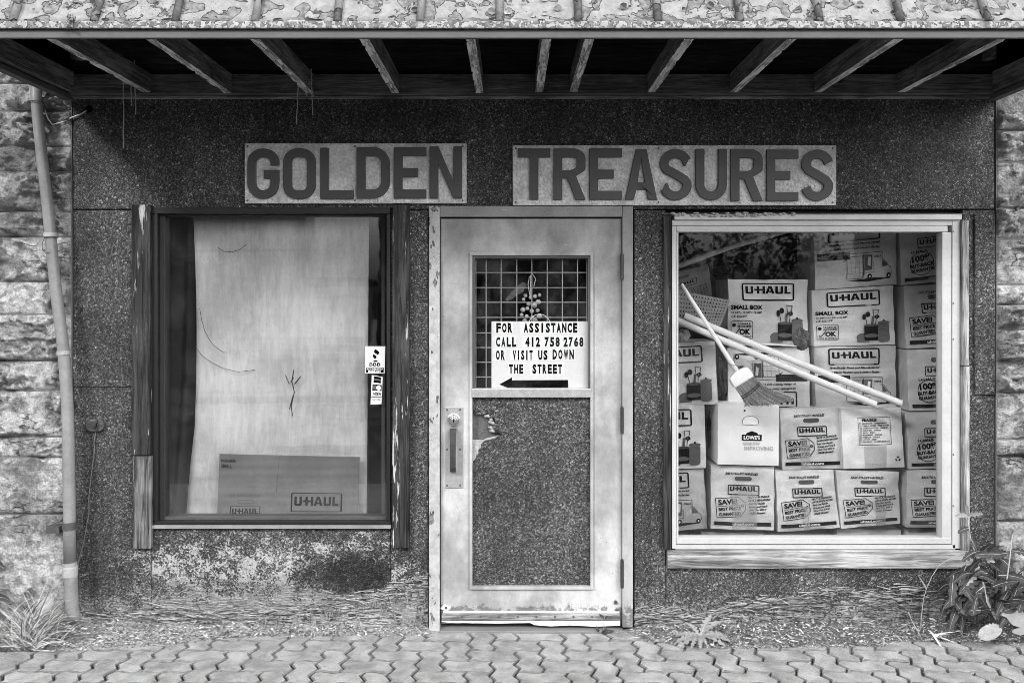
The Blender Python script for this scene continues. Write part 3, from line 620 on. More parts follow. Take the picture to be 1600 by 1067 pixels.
# mud-dauber nest and strings
y = CY - .03
nst = MB(); c0 = Vector((( 117 - 801) / 405.1, CY - .03, EYE + (461 - 37) / 405.1))
for i in range(26):
    a = rr.uniform(0, 6.28); p = c0 + Vector((math.cos(a) * .014 * rr.random(), rr.uniform(-.012, .012), rr.uniform(-.024, .02))); q = p + Vector((jit(.008), jit(.006), jit(.008))); nst.tube([p, (p + q) / 2, q], [.003, .0075, .002], 6)
tag(nst.build('insect_nest', 'nest', None, 0, True), 'lumpy pale insect nest stuck to the canopy edge at left', 'nest')
def wob(a, b, n, am, sag=0):
    a, b = Vector(a), Vector(b); return [a.lerp(b, i / n) + Vector((jit(am), jit(am * .5), -sag * math.sin(math.pi * i / n))) * (1 if 0 < i < n else 0) for i in range(n + 1)]
for nm, lab, px, pts in (('frayed_cord', 'long frayed cord knotted round the leftmost inner rafter', 205, [(193, 125, 193, 232), (204, 124, 206, 166), (210, 95, 212, 180)]),
                         ('frayed_cord', 'tangled dark cord dangling from the third rafter', 478, [(466, 133, 463, 195), (472, 133, 480, 150), (486, 108, 489, 180), (479, 140, 491, 150)])):
    t = thing(nm, PT(px, 125, -.2), lab, 'cord')
    for a in pts:
        m = MB(); m.tube(wob(PT(a[0], a[1], -.16), PT(a[2], a[3], -.15), 14, .002), .0026, 6); m.build('strand', 'twine', t)
    x0 = px - 14; m = MB()
    for k in range(3): m.tube(wob(PT(x0, 122 + k * 4, -.17), PT(px + 10, 126 + k * 3, -.15), 8, .004), .003, 6)
    m.build('knot', 'twine', t)

# ---------------------------------------------------------------- signs
def raised_sign(label, r, word, boxes):
    t = thing('sign', PT((r[0] + r[2]) / 2, r[3], 0), label, 'sign')
    m = MB(); m.pbox(r[0], r[1], r[2], r[3], -.022, -.001); m.build('board', 'sign_board', t, .004)
    m = MB(); e = 3.2
    for a in ((r[0], r[1], r[2], r[1] + e), (r[0], r[3] - 9, r[2], r[3] - 7.5), (r[0], r[3] - e, r[2], r[3])): pass
    for sxp in (r[0] + 5, 1029 if r[0] > 700 else 554.5, r[2] - 6):
        for syp in (r[1] + 5, r[3] - 4.5):
            s_ = MB(); s_.disc(PT(sxp, syp, -.0225), .0045, .003, 12); s_.build('screw', 'iron', t)
    for ch, (x0, y0, x1, y1) in zip(word, boxes):
        yy = -.036; w_ = PX(x1, yy) - PX(x0, yy); h_ = PZ(y0, yy) - PZ(y1, yy); ls = glyph(ch, w_, h_, .0435)
        ps, fs = tess(ls); n = len(ps); ox, oz = PX(x0, yy), PZ(y1, yy); b = MB(); f0 = yy; f1 = -.0225; ins = 0
        b.add([(ox + a, f0, oz + c) for a, c in ps] + [(ox + a, f1, oz + c) for a, c in ps], [tuple(f) for f in fs])
        k = 0
        for l in ls:
            for i in range(len(l)): j = (i + 1) % len(l); b.f.append((k + i, k + j, n + k + j, n + k + i)); b.mi.append(0)
            k += len(l)
        o = b.build('letter', 'letter_paint', t); bm = bmesh.new(); bm.from_mesh(o.data); bmesh.ops.recalc_face_normals(bm, faces=bm.faces); bm.to_mesh(o.data); bm.free()
        bv = o.modifiers.new('b', 'BEVEL'); bv.width = .0025; bv.segments = 2; bv.limit_method = 'ANGLE'; bv.angle_limit = R(50)
        o.rotation_euler = (0, 0, 0)
raised_sign('textured sign board with the raised dark word GOLDEN above the left window', (382, 224, 729, 318), 'GOLDEN',
            [(386, 232, 436, 311), (442, 232, 493, 311), (500, 231, 552, 311), (557, 230, 609, 310), (615, 230, 666, 310), (671, 229, 722, 310)])
raised_sign('textured sign board with the raised dark word TREASURES above the door and right window', (801, 227, 1307, 321), 'TREASURES',
            [(809, 232, 860, 312), (865, 232, 915, 312), (921, 232, 972, 312), (977, 233, 1027, 312), (1031, 233, 1081, 313), (1087, 233, 1136, 313), (1142, 233, 1192, 314), (1198, 234, 1248, 314), (1253, 234, 1302, 314)])

# ---------------------------------------------------------------- left window
lw = thing('shop_window', PT(424, 825, 0), 'black-framed shop window covered inside by a pale sheet, left of the door', 'window')
m = MB(); m.pbox(237, 324, 610, 334, -.012, .06); m.build('frame_head', 'black_metal', lw, .002)
m = MB(); m.pbox(237, 334.3, 246, 814, -.012, .06); m.build('frame_jamb', 'black_metal', lw, .002)
m = MB(); m.pbox(604, 334.3, 610, 814, -.012, .06); m.build('frame_jamb', 'black_metal', lw, .002)
m = MB(); m.pbox(237, 814.3, 611, 820, -.012, .06); m.build('frame_sill', 'black_metal', lw, .002)
m = MB(); m.pbox(236, 820.5, 611, 826, -.018, .06); m.build('sill_flange', 'pipe_paint', lw, .002)
m = MB(); m.pbox(246, 334.5, 257, 814, .02, .1); m.build('stop', 'black_bead', lw, .002)
m = MB(); m.pbox(257, 334.5, 603.8, 337.5, .02, .1); m.build('stop', 'black_bead', lw)
m = MB(); m.pbox(257, 808, 603.8, 814, .02, .1); m.build('stop', 'iron', lw, .001)
m = MB(); m.box(PX(250, .05), PX(607, .05), .05, .055, PZ(812, .05), PZ(335, .05)); m.build('glass_pane', 'glass', lw)
def board(px0, py0, px1, py1, mat, par, yf=-.03, seedn=0):
    m = MB(); rr = random.Random(seedn); n = 14; x0, x1, z0, z1 = PX(px0, yf), PX(px1, yf), PZ(py1, yf), PZ(py0, yf); vs = []
    for i in range(n + 1):
        z = z0 + (z1 - z0) * i / n; a, b = rr.uniform(0, .002), rr.uniform(0, .002); vs += [(x0 + a, yf, z), (x1 - b, yf, z), (x1 - b, -.001, z), (x0 + a, -.001, z)]
    fs = [(i * 4 + k, i * 4 + (k + 1) % 4, i * 4 + 4 + (k + 1) % 4, i * 4 + 4 + k) for i in range(n) for k in range(4)] + [(3, 2, 1, 0), (n * 4, n * 4 + 1, n * 4 + 2, n * 4 + 3)]
    m.add(vs, fs); return m.build('side_board', mat, par, .002)
board(205, 320, 235, 711, 'wood_dark_z', lw, seedn=1); board(207, 713, 236, 857, 'wood_grey_z', lw, -.032, 2); board(613, 320, 640, 856, 'wood_dark_z', lw, seedn=3)
sh = MB(); yS = .14; nx, nz = 40, 40; vs = []
c = [(300, 338), (577, 338), (571, 812), (296, 812)]
for b_ in range(nz + 1):
    v = b_ / nz
    for a_ in range(nx + 1):
        u = a_ / nx; L = 302 + 4 * math.sin(math.pi * min(1, v * 1.25)) * (1 if v < .8 else 1) - (12 * max(0, v - .7) / .3); Rr_ = 577 - 4 * v; px = L + (Rr_ - L) * u; py = 338 + 474 * v
        yy = yS + .010 * math.sin(u * 9 + v * 2) + .006 * math.sin(u * 23 + v * 5); p = PT(px, py, yS); vs.append((p.x, yy, p.z))
sh.add(vs, [(b_ * (nx + 1) + a_, b_ * (nx + 1) + a_ + 1, (b_ + 1) * (nx + 1) + a_ + 1, (b_ + 1) * (nx + 1) + a_) for b_ in range(nz) for a_ in range(nx)])
o = sh.build('window_sheet', 'sheet', None, 0, True); sm = o.modifiers.new('s', 'SOLIDIFY'); sm.thickness = .002
tag(o, 'pale translucent sheet hanging behind the left window glass', 'sheet')
# folded dark curtain at the left edge of the window
cu = MB(); vs = []; nx, nz = 30, 30
for b_ in range(nz + 1):
    for a_ in range(nx + 1):
        u, v = a_ / nx, b_ / nz; px = 250 + (60 - 22 * v) * u + 14 * math.sin(v * 3) * u; py = 330 + 485 * v; y_ = .22 + .03 * math.sin(u * 14 + 3 * v) * (1 - .4 * v); p = PT(px, py, .2); vs.append((p.x, y_, p.z))
cu.add(vs, [(b_ * (nx + 1) + a_, b_ * (nx + 1) + a_ + 1, (b_ + 1) * (nx + 1) + a_ + 1, (b_ + 1) * (nx + 1) + a_) for b_ in range(nz) for a_ in range(nx)])
plain('curtain_cloth', .03, .9, 0, .5, 8)
o = cu.build('curtain', 'curtain_cloth', None, 0, True); sm = o.modifiers.new('s', 'SOLIDIFY'); sm.thickness = .003; tag(o, 'dark folded curtain edge showing at the left of the sheeted window', 'curtain')
m = MB(); m.pbox(568, 330, 575, 815, .19, .2); m.pbox(596, 330, 601, 815, .19, .21)
tag(m.build('inner_post', 'far_wall'), 'narrow grey post behind the glass at the right of the sheet', 'post')
tw = MB()
for P_ in ([(459, 578), (456, 596), (460, 612), (455, 634), (457, 650)], [(459, 590), (452, 600), (446, 586)], [(460, 600), (470, 588)], [(458, 618), (452, 640)]):
    tw.tube([PT(a, b, .112) for a, b in P_], .0024, 5)
tag(tw.build('dried_twig', 'ink'), 'thin dark dried twig clinging to the middle of the pale sheet', 'twig')
def strand(name, pts, r, label, mat='ink', y=.118):
    m = MB(); m.tube([PT(a, b, y) for a, b in pts], r, 5); return tag(m.build(name, mat), label, 'cobweb')
strand('cobweb', [(312, 482), (315, 500), (321, 520), (332, 538), (345, 548), (352, 551)], .0013, 'curved cobweb thread high at the left of the pale sheet')
strand('cobweb', [(308, 545), (316, 556), (330, 566), (350, 576), (372, 581), (398, 578)], .0013, 'longer cobweb thread sweeping low across the pale sheet')
strand('cobweb', [(340, 387), (350, 393), (362, 394), (375, 390), (385, 382)], .0013, 'short hanging cobweb thread near the top left of the pale sheet')
strand('cobweb', [(422, 732), (424, 742), (430, 748), (432, 760)], .0016, 'short crooked cobweb thread above the flattened carton')
# flattened carton
def face_quad(q, y, tilt=0.0): return [PT(a, b, y) + Vector((0, tilt * (1 if i in (0, 1) else 0), 0)) for i, (a, b) in enumerate(q)]
q = face_quad([(343, 709), (562, 714), (559, 813), (339, 813)], .095)
fc = thing('flattened_carton', PT(450, 813, .1), 'flattened dark cardboard carton standing against the pale sheet in the left window', 'carton')
m = MB(); m.hexa(q, .101); m.build('board', 'cardboard_dark', fc)
p = Print(q); p.text('PEQUEÑA', .015, .87, .12, .93, .03); p.text('SMALL', .015, .79, .095, .85, .03); p.text('EASY-TO-LIFT HANDLES', .08, .36, .30, .40, .03, .3, 1)
p.ring(.09, .05, .305, .22, .012, .006); p.logo(.105, .10, .29, .185)
p.ring(.52, .135, .885, .43, .02, .011); p.logo(.545, .23, .86, .37); p.text('SMALL BOX', .43, .02, .66, .10, .04)
p.rect(.415, .42, .42, .70, 1); p.rect(.424, .80, .428, .98, 1)
p.loops([rrect(.14, .25, .26, .32, .03), rrect(.145, .262, .255, .308, .02)], 1)
p.m.build('print', ['ink', 'ink_grey', 'white_print'], fc)
# stickers on the glass
st = thing('sticker', PT(586, 583, .05), 'white accredited business sticker with a flame emblem on the left window glass', 'sticker')
q = face_quad([(571, 541), (602, 541), (601, 583), (570, 583)], .0475); m = MB(); m.hexa(q, .049); m.build('label_sheet', 'sticker_white', st)
p = Print(q, .0006); p.rect(.05, .02, .95, .20); p.text('BBB', .22, .26, .78, .39, .03); p.text('ACCREDITED', .09, .12, .90, .185, .03, 0, 1, 1); p.text('BUSINESS', .18, .03, .80, .095, .03, 0, 1, 1)
p.loops([[(.48, .64), (.66, .70), (.72, .76), (.66, .82), (.50, .90), (.44, .83), (.45, .76), (.60, .70)]]); p.loops([[(.50, .52), (.58, .58), (.56, .63), (.42, .72), (.38, .65), (.40, .60)]])
p.loops([[(.34, .475), (.70, .475), (.62, .45), (.60, .42), (.46, .42), (.43, .45)]])
p.m.build('print', ['ink', 'sticker_white'], st)
st = thing('sticker', PT(589, 632, .05), 'narrow strip of payment card decals below the accredited business sticker', 'sticker')
q = face_quad([(581, 586), (598, 589), (596, 631), (579, 632)], .0475); m = MB(); m.hexa(q, .049); m.build('label_sheet', 'sticker_white', st)
p = Print(q, .0006); p.rect(.18, .76, .85, .98); p.rect(.22, .84, .85, .90, 2, 1); p.rect(.1, .48, .95, .70, 0); p.loops([arc(.34, .59, .22, .09, 0, 360, 14)], 2, 1); p.loops([arc(.68, .59, .22, .09, 0, 360, 14)], 1, 2)
p.text('VISA', .2, .32, .9, .42, .05, .3); p.rect(.02, .25, .98, .28); p.text('DISCOVER', .12, .13, .9, .19, .02); p.m.build('print', ['ink', 'sticker_white', 'ink_grey'], st)

# ---------------------------------------------------------------- door
df = thing('door_frame', PT(830, 985, 0), 'worn pale wooden frame around the shop door', 'door frame')
m = MB(); m.pbox(670, 322, 687, G, -.018, .10); m.build('jamb', 'jamb_peeled', df, .003)
m = MB(); m.pbox(972.5, 322, 989, G - 6, -.018, .10); m.build('jamb', 'jamb_paint', df, .003)
m = MB(); m.pbox(687.5, 322, 972, 339, -.016, .10); m.build('head', 'jamb_paint', df, .003)
m = MB(); m.box(PX(687), PX(973), -.03, .12, -.02, .012); m.build('threshold', 'concrete', df, .004)
dr = thing('shop_door', PT(972, 975, 0), 'weathered white shop door with barred window and pebbled lower panel', 'door')
yd = .006
m = MB()
for a in ((689.5, 342, 735, 974), (926, 342, 971, 974), (735, 342, 926, 394.5), (735, 921, 926, 974)): m.pbox(*a, yd, .05)
m.build('stile_frame', 'door_paint', dr)
m = MB()
for a in ((735, 394.5, 926, 399.5), (735, 916, 926, 921)): m.pbox(*a, -.006, .03)
for a in ((733.5, 394.5, 738, 921), (922.5, 394.5, 927, 921)): m.pbox(*a, -.0065, .03)
m.build('moulding', 'door_paint', dr, .002)
m = MB(); m.pbox(738.2, 399.7, 741.5, 607, .003, .03); m.pbox(919, 399.7, 922.3, 607, .003, .03); m.pbox(741.5, 399.7, 919, 403, .003, .03); m.build('glazing_bead', 'fascia_metal', dr)
m = MB(); m.pbox(737, 607.3, 923.5, 621, -.010, .03); m.build('mid_rail', 'steel_plate', dr, .002)
# pebbled lower panel with a broken corner
hole = [(741, 640), (745, 648), (764, 643), (766, 650), (772, 651), (775, 662), (766, 664), (770, 672), (779, 675), (783, 680), (776, 683), (758, 686), (741, 687)]
yp = .014
loops = [[(738.2, 621.3), (922.4, 621.3), (922.4, 915.8), (738.2, 915.8), (738.2, 689), (756, 689), (766, 684), (781, 682), (784, 678), (778, 676), (771, 673), (769, 664), (775, 661), (772, 652), (765, 651), (763, 646), (744, 648), (742, 641), (738.2, 641)]]
ps, fs = tess(loops); n = len(ps); m = MB(); P3 = [PT(a, b, yp) for a, b in ps]; m.add(P3 + [p_ + Vector((0, .012, 0)) for p_ in P3], [tuple(f) for f in fs] + [(i, (i + 1) % n, n + (i + 1) % n, n + i) for i in range(n)])
m.build('lower_panel', 'pebble_door', dr)
m = MB(); m.box(PX(736), PX(925), .034, .044, PZ(918), PZ(621)); m.build('inner_panel', 'chip_dark', dr)
m = MB()
for (a, b, c_, d_) in ((765, 655, 769, 658), (766, 661, 773, 663), (763, 667, 770, 671), (765, 673, 773, 675), (757, 650, 766, 652), (763, 659, 768, 662)): m.tube([PT(a, b, .022), PT((a + c_) / 2 + 1, (b + d_) / 2 - 1, .014), PT(c_, d_, .02)], [.005, .009, .004], 7)
m.build('torn_filling', 'chip_mid', dr, 0, True)
pl = MB(); pts = [(738.3, 687), (756, 687), (758, 684.5), (766, 683), (780, 680.5), (772, 684), (766, 686.5), (757, 688), (753, 692), (751, 695), (752, 699), (747, 703), (748, 708), (744, 711), (743, 717), (740, 719), (738.3, 724)]
ps, fs = tess([pts]); pl.add([PT(a, b, yp - .0015) for a, b in ps], fs); pl.build('bare_patch', 'chip_mid', dr)
# window of the door
m = MB(); m.box(PX(740, .024), PX(920, .024), .024, .028, PZ(608, .024), PZ(402, .024)); m.build('glass_pane', 'door_glass', dr)
gr = None
m = MB(); yg = .040
for gx in (743.5, 759.6, 783, 807.5, 831, 855, 878.6, 902.4, 917): m.tube([PT(gx, 403, yg), PT(gx, 606, yg)], .0026, 6)
for gy in (405, 426, 449.5, 472.5, 496, 520, 543, 566, 589): m.tube([PT(741, gy, yg + .004), PT(919, gy, yg + .004)], .0026, 6)
m.build('wire_grille', 'wire_grid', dr)
m = MB(); m.pbox(700 - 8, 955, 968, 958, -.004, .006); m.build('weather_flange', 'white_print', dr)
m = MB(); m.pbox(690, 958.5, 969, 969, -.014, .006); ks = m.build('kick_strip', 'wood_light_x', dr, .002)
for k in range(9): s_ = MB(); s_.disc(PT(722 + k * 29, 963, -.0145), .005, .002, 10); s_.build('nail', 'iron', ks)
m = MB(); pts = [(690, 969.5), (969, 969.5), (969, 977), (930, 978.5), (890, 976.5), (860, 978), (835, 976), (828, 972.5), (780, 973.5), (735, 973), (700, 972), (690, 971)]
ps, fs = tess([pts]); n = len(ps); P3 = [PT(a, b, -.008) for a, b in ps]; m.add(P3 + [p_ + Vector((0, .01, 0)) for p_ in P3], [tuple(f) for f in fs] + [(i, (i + 1) % n, n + (i + 1) % n, n + i) for i in range(n)]); m.build('sweep_strip', 'white_print', dr)
m = MB(); m.pbox(695.5, 636, 723.5, 762, .001, .008); hp = m.build('handle_plate', 'steel_plate', dr, .001)
m = MB(); m.disc(PT(709, 656, .001), .032, .012, 28); m.disc(PT(709, 656, -.010), .020, .008, 24); m.disc(PT(709, 657, -.018), .0125, .004, 20); m.build('lock_cylinder', 'steel_bright', hp, 0, False)
m = MB(); m.pbox(708.2, 655, 709.8, 660, -.0228, -.0215); m.build('keyhole', 'ink', hp)
m = MB(); vs = []; prof = [(669, .001, 5.4), (670.5, -.024, 5.4), (675, -.036, 5.2), (690, -.044, 4.8), (710, -.046, 4.6), (728, -.042, 4.6), (735, -.030, 4.6), (737.5, .001, 4.8)]
for (py, y_, hw) in prof:
    c_ = PT(708.5, py, 0); hw /= S; vs += [(c_.x - hw, y_, c_.z), (c_.x + hw, y_, c_.z), (c_.x + hw * .8, min(y_ + .007, .003), c_.z), (c_.x - hw * .8, min(y_ + .007, .003), c_.z)]
fs = [(i * 4 + k, i * 4 + (k + 1) % 4, i * 4 + 4 + (k + 1) % 4, i * 4 + 4 + k) for i in range(len(prof) - 1) for k in range(4)]
m.add(vs, fs); m.build('pull_handle', 'rust_dark', hp, .001)
for a, b in ((698.5, 640), (719, 640), (698.5, 702), (719, 702), (698.5, 758), (719, 758)): s_ = MB(); s_.disc(PT(a, b, .001), .0048, .0025, 10); s_.build('screw', 'iron', hp)
for y0_, y1_ in ((398, 437), (637, 677), (875, 918)):
    m = MB(); m.tube([PT(972, y0_, -.018), PT(972, y1_, -.018)], .0085, 10); m.tube([PT(972, y0_ - 2, -.018), PT(972, y0_, -.018)], .006, 8)
    for k in range(1, 4): zz = y0_ + (y1_ - y0_) * k / 4; m.tube([PT(972, zz, -.018), PT(972, zz + .6, -.018)], .0098, 10)
    m.build('hinge', 'rust_dark', dr)
m = MB(); m.hexa([PT(688, 950, -.004), PT(695, 944, -.004), PT(704, 949, -.004), PT(698, 956, -.004)], .005); cl = m.build('corner_tab', 'white_print', dr)
s_ = MB(); s_.disc(PT(697, 949, -.0045), .007, .003, 10); s_.build('bolt', 'iron', cl)
m = MB(); m.disc(PT(962, 940, .005), .009, .010, 12); m.disc(PT(964, 953, .005), .008, .006, 12); m.build('bolt', 'iron', dr)
# paper sign behind the door glass
ps_ = thing('paper_sign', PT(843, 606, .03), 'white paper sign with black lettering and an arrow taped inside the door window', 'sign')
q = face_quad([(768, 502), (919, 502), (919, 606.5), (768, 606.5)], .032); m = MB(); m.hexa(q, .0335); m.build('paper', 'paper_white', ps_)
def sr(p, t, a, b, c_, d_, mi=0, bold=.03):   # each glyph fitted on its own, so that letters stay condensed
    n = len(t); cw = (c_ - a) / n
    for i, ch in enumerate(t):
        if ch == ' ': continue
        wd = .80; x0 = a + cw * i + cw * .10; x1 = x0 + cw * wd
        if ch in 'I1': x0, x1 = x0 + cw * .22, x1 - cw * .24
        p.text(ch, (x0 - 768) / 151, (606.5 - d_) / 104.5, (x1 - 768) / 151, (606.5 - b) / 104.5, bold, 0, mi, 1)
p = Print(q, .0004)
for a in ((772, 502.5, 802, 522), (813, 502.5, 905, 522), (773, 524, 806, 543), (816, 524, 914, 543), (771, 544, 790, 563), (797, 544, 899, 563), (793, 565, 820, 586), (828, 565, 882, 586)):
    p.rect((a[0] - 768) / 151, (606.5 - a[3]) / 104.5, (a[2] - 768) / 151, (606.5 - a[1]) / 104.5, 1, 0)
bb = .055
sr(p, 'FOR', 774.5, 504.5, 801.5, 520, 0, bb); sr(p, 'ASSISTANCE', 817.5, 504.5, 903, 520, 0, bb)
sr(p, 'CALL', 774, 526.5, 807.5, 542, 0, bb); sr(p, '412', 820, 526.5, 844.5, 542, 0, bb); sr(p, '758', 850, 526.5, 875.5, 542, 0, bb); sr(p, '2768', 879.5, 526.5, 912.5, 542, 0, bb)
sr(p, 'OR', 774, 547, 789.5, 562.5, 0, bb); sr(p, 'VISIT', 800.5, 547, 833, 562.5, 0, bb); sr(p, 'US', 840, 547, 856.5, 562.5, 0, bb); sr(p, 'DOWN', 862.5, 546, 897.5, 561.5, 0, bb)
sr(p, 'THE', 794.5, 569, 818.5, 584, 0, bb); sr(p, 'STREET', 831, 569, 879, 584, 0, bb)
def pu(a, b): return ((a - 768) / 151, (606.5 - b) / 104.5)
p.loops([[pu(780, 600.5), pu(800, 589.5), pu(800, 594), pu(887.5, 593.5), pu(888, 605.5), pu(793, 605.5)]], 0, 1)
plain('card_white', .88, .5, 0, .03, 8, .02); p.m.build('lettering', ['ink', 'card_white'], ps_)
# glass bead garland hanging behind the grille
gl = thing('bead_bunch', PT(829, 430, .09), 'bunch of shiny glass beads hanging behind the door window wires', 'ornament'); rr = random.Random(4)
for i, (a, b) in enumerate(((821, 462), (829, 465), (836, 463), (843, 461), (818, 468), (826, 475), (835, 477), (841, 472), (817, 484), (824, 482), (831, 486), (840, 485), (815, 492), (823, 494), (832, 496), (843, 494), (836, 501), (820, 502))):
    c_ = PT(a, b, .085 + jit(.012)); m = MB(); r_ = rr.uniform(.009, .015)
    m.tube([c_ + Vector((0, 0, r_ * math.sin(R(t)))) for t in range(-80, 81, 20)], [r_ * math.cos(R(t)) for t in range(-80, 81, 20)], 12); m.build('bead', 'bead_glass', gl, 0, True)
m = MB(); m.tube([PT(828, 462, .085), PT(825, 445, .085), PT(827, 433, .085), PT(832, 428, .085), (PT(837, 436, .085)), PT(834, 448, .085)], .002, 6); m.tube([PT(829, 462, .085), PT(829, 430, .085)], .0015, 6); m.build('hanger', 'white_wire', gl)
m = MB(); m.tube([PT(843 + 17 * math.cos(R(t)), 508 - 17 * math.sin(R(t)), .022) for t in range(20, 161, 10)], .0012, 6)
tag(m.build('wire_hoop', 'white_wire'), 'thin pale wire hoop rising over the top of the paper sign', 'wire')
ly = MB(); pts = [(788, 470), (800, 455), (816, 441), (824, 443), (818, 455), (806, 463), (795, 470)]
ps, fs = tess([pts]); ly.add([PT(a, b, .10) for a, b in ps], fs); o = ly.build('dry_leaf', 'chip_dark'); o.modifiers.new('s', 'SOLIDIFY').thickness = .001; tag(o, 'dark curled dry leaf beside the beads behind the door glass', 'leaf')

# ---------------------------------------------------------------- right window
rw = thing('shop_window', PT(1275, 860, 0), 'white-framed shop window full of cardboard boxes, right of the door', 'window')
m = MB(); m.pbox(1054, 335.5, 1503, 343.5, -.020, .05); m.build('frame_head', 'frame_white', rw, .002)
m = MB(); m.pbox(1050, 344, 1489, 352.5, -.006, .05); m.build('head_step', 'frame_white', rw, .002)
m = MB(); m.pbox(1057, 353, 1481, 362.5, -.012, .05); m.build('glazing_head', 'frame_white', rw, .003)
m = MB(); m.pbox(1050, 353, 1056.8, 857, -.010, .05); m.build('frame_jamb', 'frame_white', rw, .002)
m = MB(); m.pbox(1057, 363, 1060, 840, -.004, .05); m.build('glazing_jamb', 'frame_white', rw, .001)
m = MB(); m.pbox(1472, 363, 1487, 843, -.012, .05); m.build('glazing_jamb', 'frame_white', rw, .004)
m = MB(); m.pbox(1488, 344, 1500, 857, -.008, .05); m.build('frame_jamb', 'frame_white', rw, .003)
for k, yy_ in enumerate((362, 474, 530, 710, 790)): s_ = MB(); s_.disc(PT(1489.5, yy_, -.008), .004, .002, 10); s_.build('screw', 'iron', rw)
m = MB(); m.pbox(1057, 840.5, 1487, 850, -.014, .05); m.build('glazing_sill', 'frame_white', rw, .003)
m = MB(); m.pbox(1055, 850.5, 1493, 858, -.008, .05); m.build('frame_sill', 'frame_white', rw, .002)
m = MB(); m.box(PX(1056, .03), PX(1484, .03), .03, .035, PZ(846, .03), PZ(357, .03)); m.build('glass_pane', 'clear_glass', rw)
board(1036.5, 338, 1049, 859, 'wood_dark_z', rw, -.02, 6); board(1503.5, 344, 1514.5, 571, 'wood_light_z', rw, -.026, 7); board(1504, 572.5, 1516, 860, 'wood_light_z', rw, -.026, 8)
m = MB(); m.pbox(1043, 860.5, 1521, 888, -.026, -.001); m.build('sill_board', 'wood_light_x', rw, .003)
m = MB(); m.pbox(1034, 333.5, 1510, 335.3, -.006, .03); m.build('sealant_line', 'chip_dark', rw)
m = MB(); rr = random.Random(9)   # lumps of old sealant on the head
for i in range(60):
    px = rr.choice([rr.uniform(1055, 1165), rr.uniform(1040, 1240), rr.uniform(1150, 1245)]); c_ = PT(px, 334 + rr.uniform(-1, 4) * (1 if px < 1180 else .6), -.021); m.tube([c_ + Vector((-.012, 0, jit(.003))), c_ + Vector((0, -.003, 0)), c_ + Vector((.012, 0, jit(.003)))], [.002, .0065, .002], 7)
tag(m.build('sealant', 'chip_mid', rw, 0, True), kind='stuff')

# ---------------------------------------------------------------- cartons
UL = 'U-HAUL'
INK = ['ink', 'ink_grey', 'white_print', 'far_dark']
def pr_save(p, slot=True):
    p.text('EASY-TO-LIFT HANDLES', .22, .865, .74, .905, .03, .3)
    if slot: p.loops([rrect(.37, .775, .64, .84, .03)], 3)
    p.ring(.26, .55, .76, .71, .018, .015); p.logo(.295, .61, .725, .685)
    p.rot = (.3, .36, R(5), 1)
    p.loops([[(.07, .20), (.44, .20), (.54, .30), (.54, .42), (.44, .51), (.07, .51)], [(.08, .21), (.435, .21), (.53, .305), (.53, .415), (.435, .50), (.08, .50)]])
    p.text('SAVE!', .11, .40, .42, .485, .045); p.rect(.1, .378, .46, .386); p.text('BEST PRICE', .11, .305, .46, .36, .04); p.text('GUARANTEED', .11, .225, .45, .28, .04)
    p.loops([arc(.49, .37, .025, .025, 0, 360, 10), arc(.49, .37, .012, .012, 0, 360, 10)])
    for i, t in enumerate(('"BUY A BUNDLE-', 'SAVE EVEN MORE!', 'Rent Our Bundle', 'Prices and We\'ll', 'Give You $20 in', 'FREE Boxes!')): p.text(t, .585, .475 - i * .05, .585 + (.36 if i < 2 else .30 - .02 * (i % 3)), .508 - i * .05, .04, .3)
    p.rot = None
    p.rect(.05, .065, .95, .125); p.text('uhaul.com', .33, .073, .68, .115, .04, 0, 2, 1)
def pots(p, u=.62, v=.05, g=1.0):
    def e(cx, cy, rx, ry, mi, lay, a0=0, a1=360): p.loops([arc(u + cx * g, v + cy, rx * g, ry, a0, a1, 16)], mi, lay)
    e(-.02, .08, .075, .075, 1, 0); p.rect(u - .09 * g, v, u + .06 * g, v + .04, 1, 1)
    p.loops([rrect(u, v + .03, u + .17 * g, v + .29, .02)], 0, 2); e(.085, .29, .088, .022, 3, 3); e(.085, .11, .085, .035, 1, 3)
    p.loops([rrect(u + .165 * g, v + .0, u + .31 * g, v + .33, .05)], 1, 1); e(.24, .33, .075, .03, 1, 2); e(.24, .365, .015, .015, 0, 2)
    p.loops([stroke([(u + .04, v + .3), (u + .02, v + .42)], .008)], 0, 0); e(0.0, .44, .022, .05, 0, 1); e(.045, .48, .03, .045, 0, 1)
    p.loops([stroke([(u + .10, v + .3), (u + .11, v + .44)], .03)], 1, 0); p.loops([stroke([(u + .12, v + .42), (u + .11, v + .56), (u + .18, v + .55), (u + .16, v + .4)], .008)], 0, 1)
    st_ = []
    for k in range(24): rr_ = .038 if k % 2 else .026; st_.append((u + .155 + rr_ * math.cos(k * math.pi / 12), v + .435 + rr_ * math.sin(k * math.pi / 12)))
    p.loops([st_, arc(u + .155, v + .435, .01, .01, 0, 360, 8)], 0, 2); p.loops([stroke([(u + .14, v + .3), (u + .15, v + .41)], .008)], 0, 1)
def pr_small(p):
    p.ring(.17, .68, .83, .945, .03, .019); p.logo(.215, .785, .785, .90)
    p.text('SMALL BOX', .03, .545, .43, .615, .045); p.text('16 3/8" x 12 5/8" x 12 5/8"', .035, .485, .42, .515, .04, .3); p.text('1.5 CU FT', .035, .425, .24, .462, .04, .3)
    p.ring(.035, .10, .31, .375, .03, .007); p.text(UL, .12, .315, .29, .345, .04); p.text('BOXES', .12, .275, .29, .305, .04); p.loops([arc(.075, .31, .025, .03, 0, 360, 8)])
    p.loops([stroke([(.06, .19), (.085, .165), (.15, .265)], .013)]); p.text('OK', .14, .165, .28, .255, .05); p.text('FOR SHIPPING', .06, .12, .29, .148, .03); pots(p)
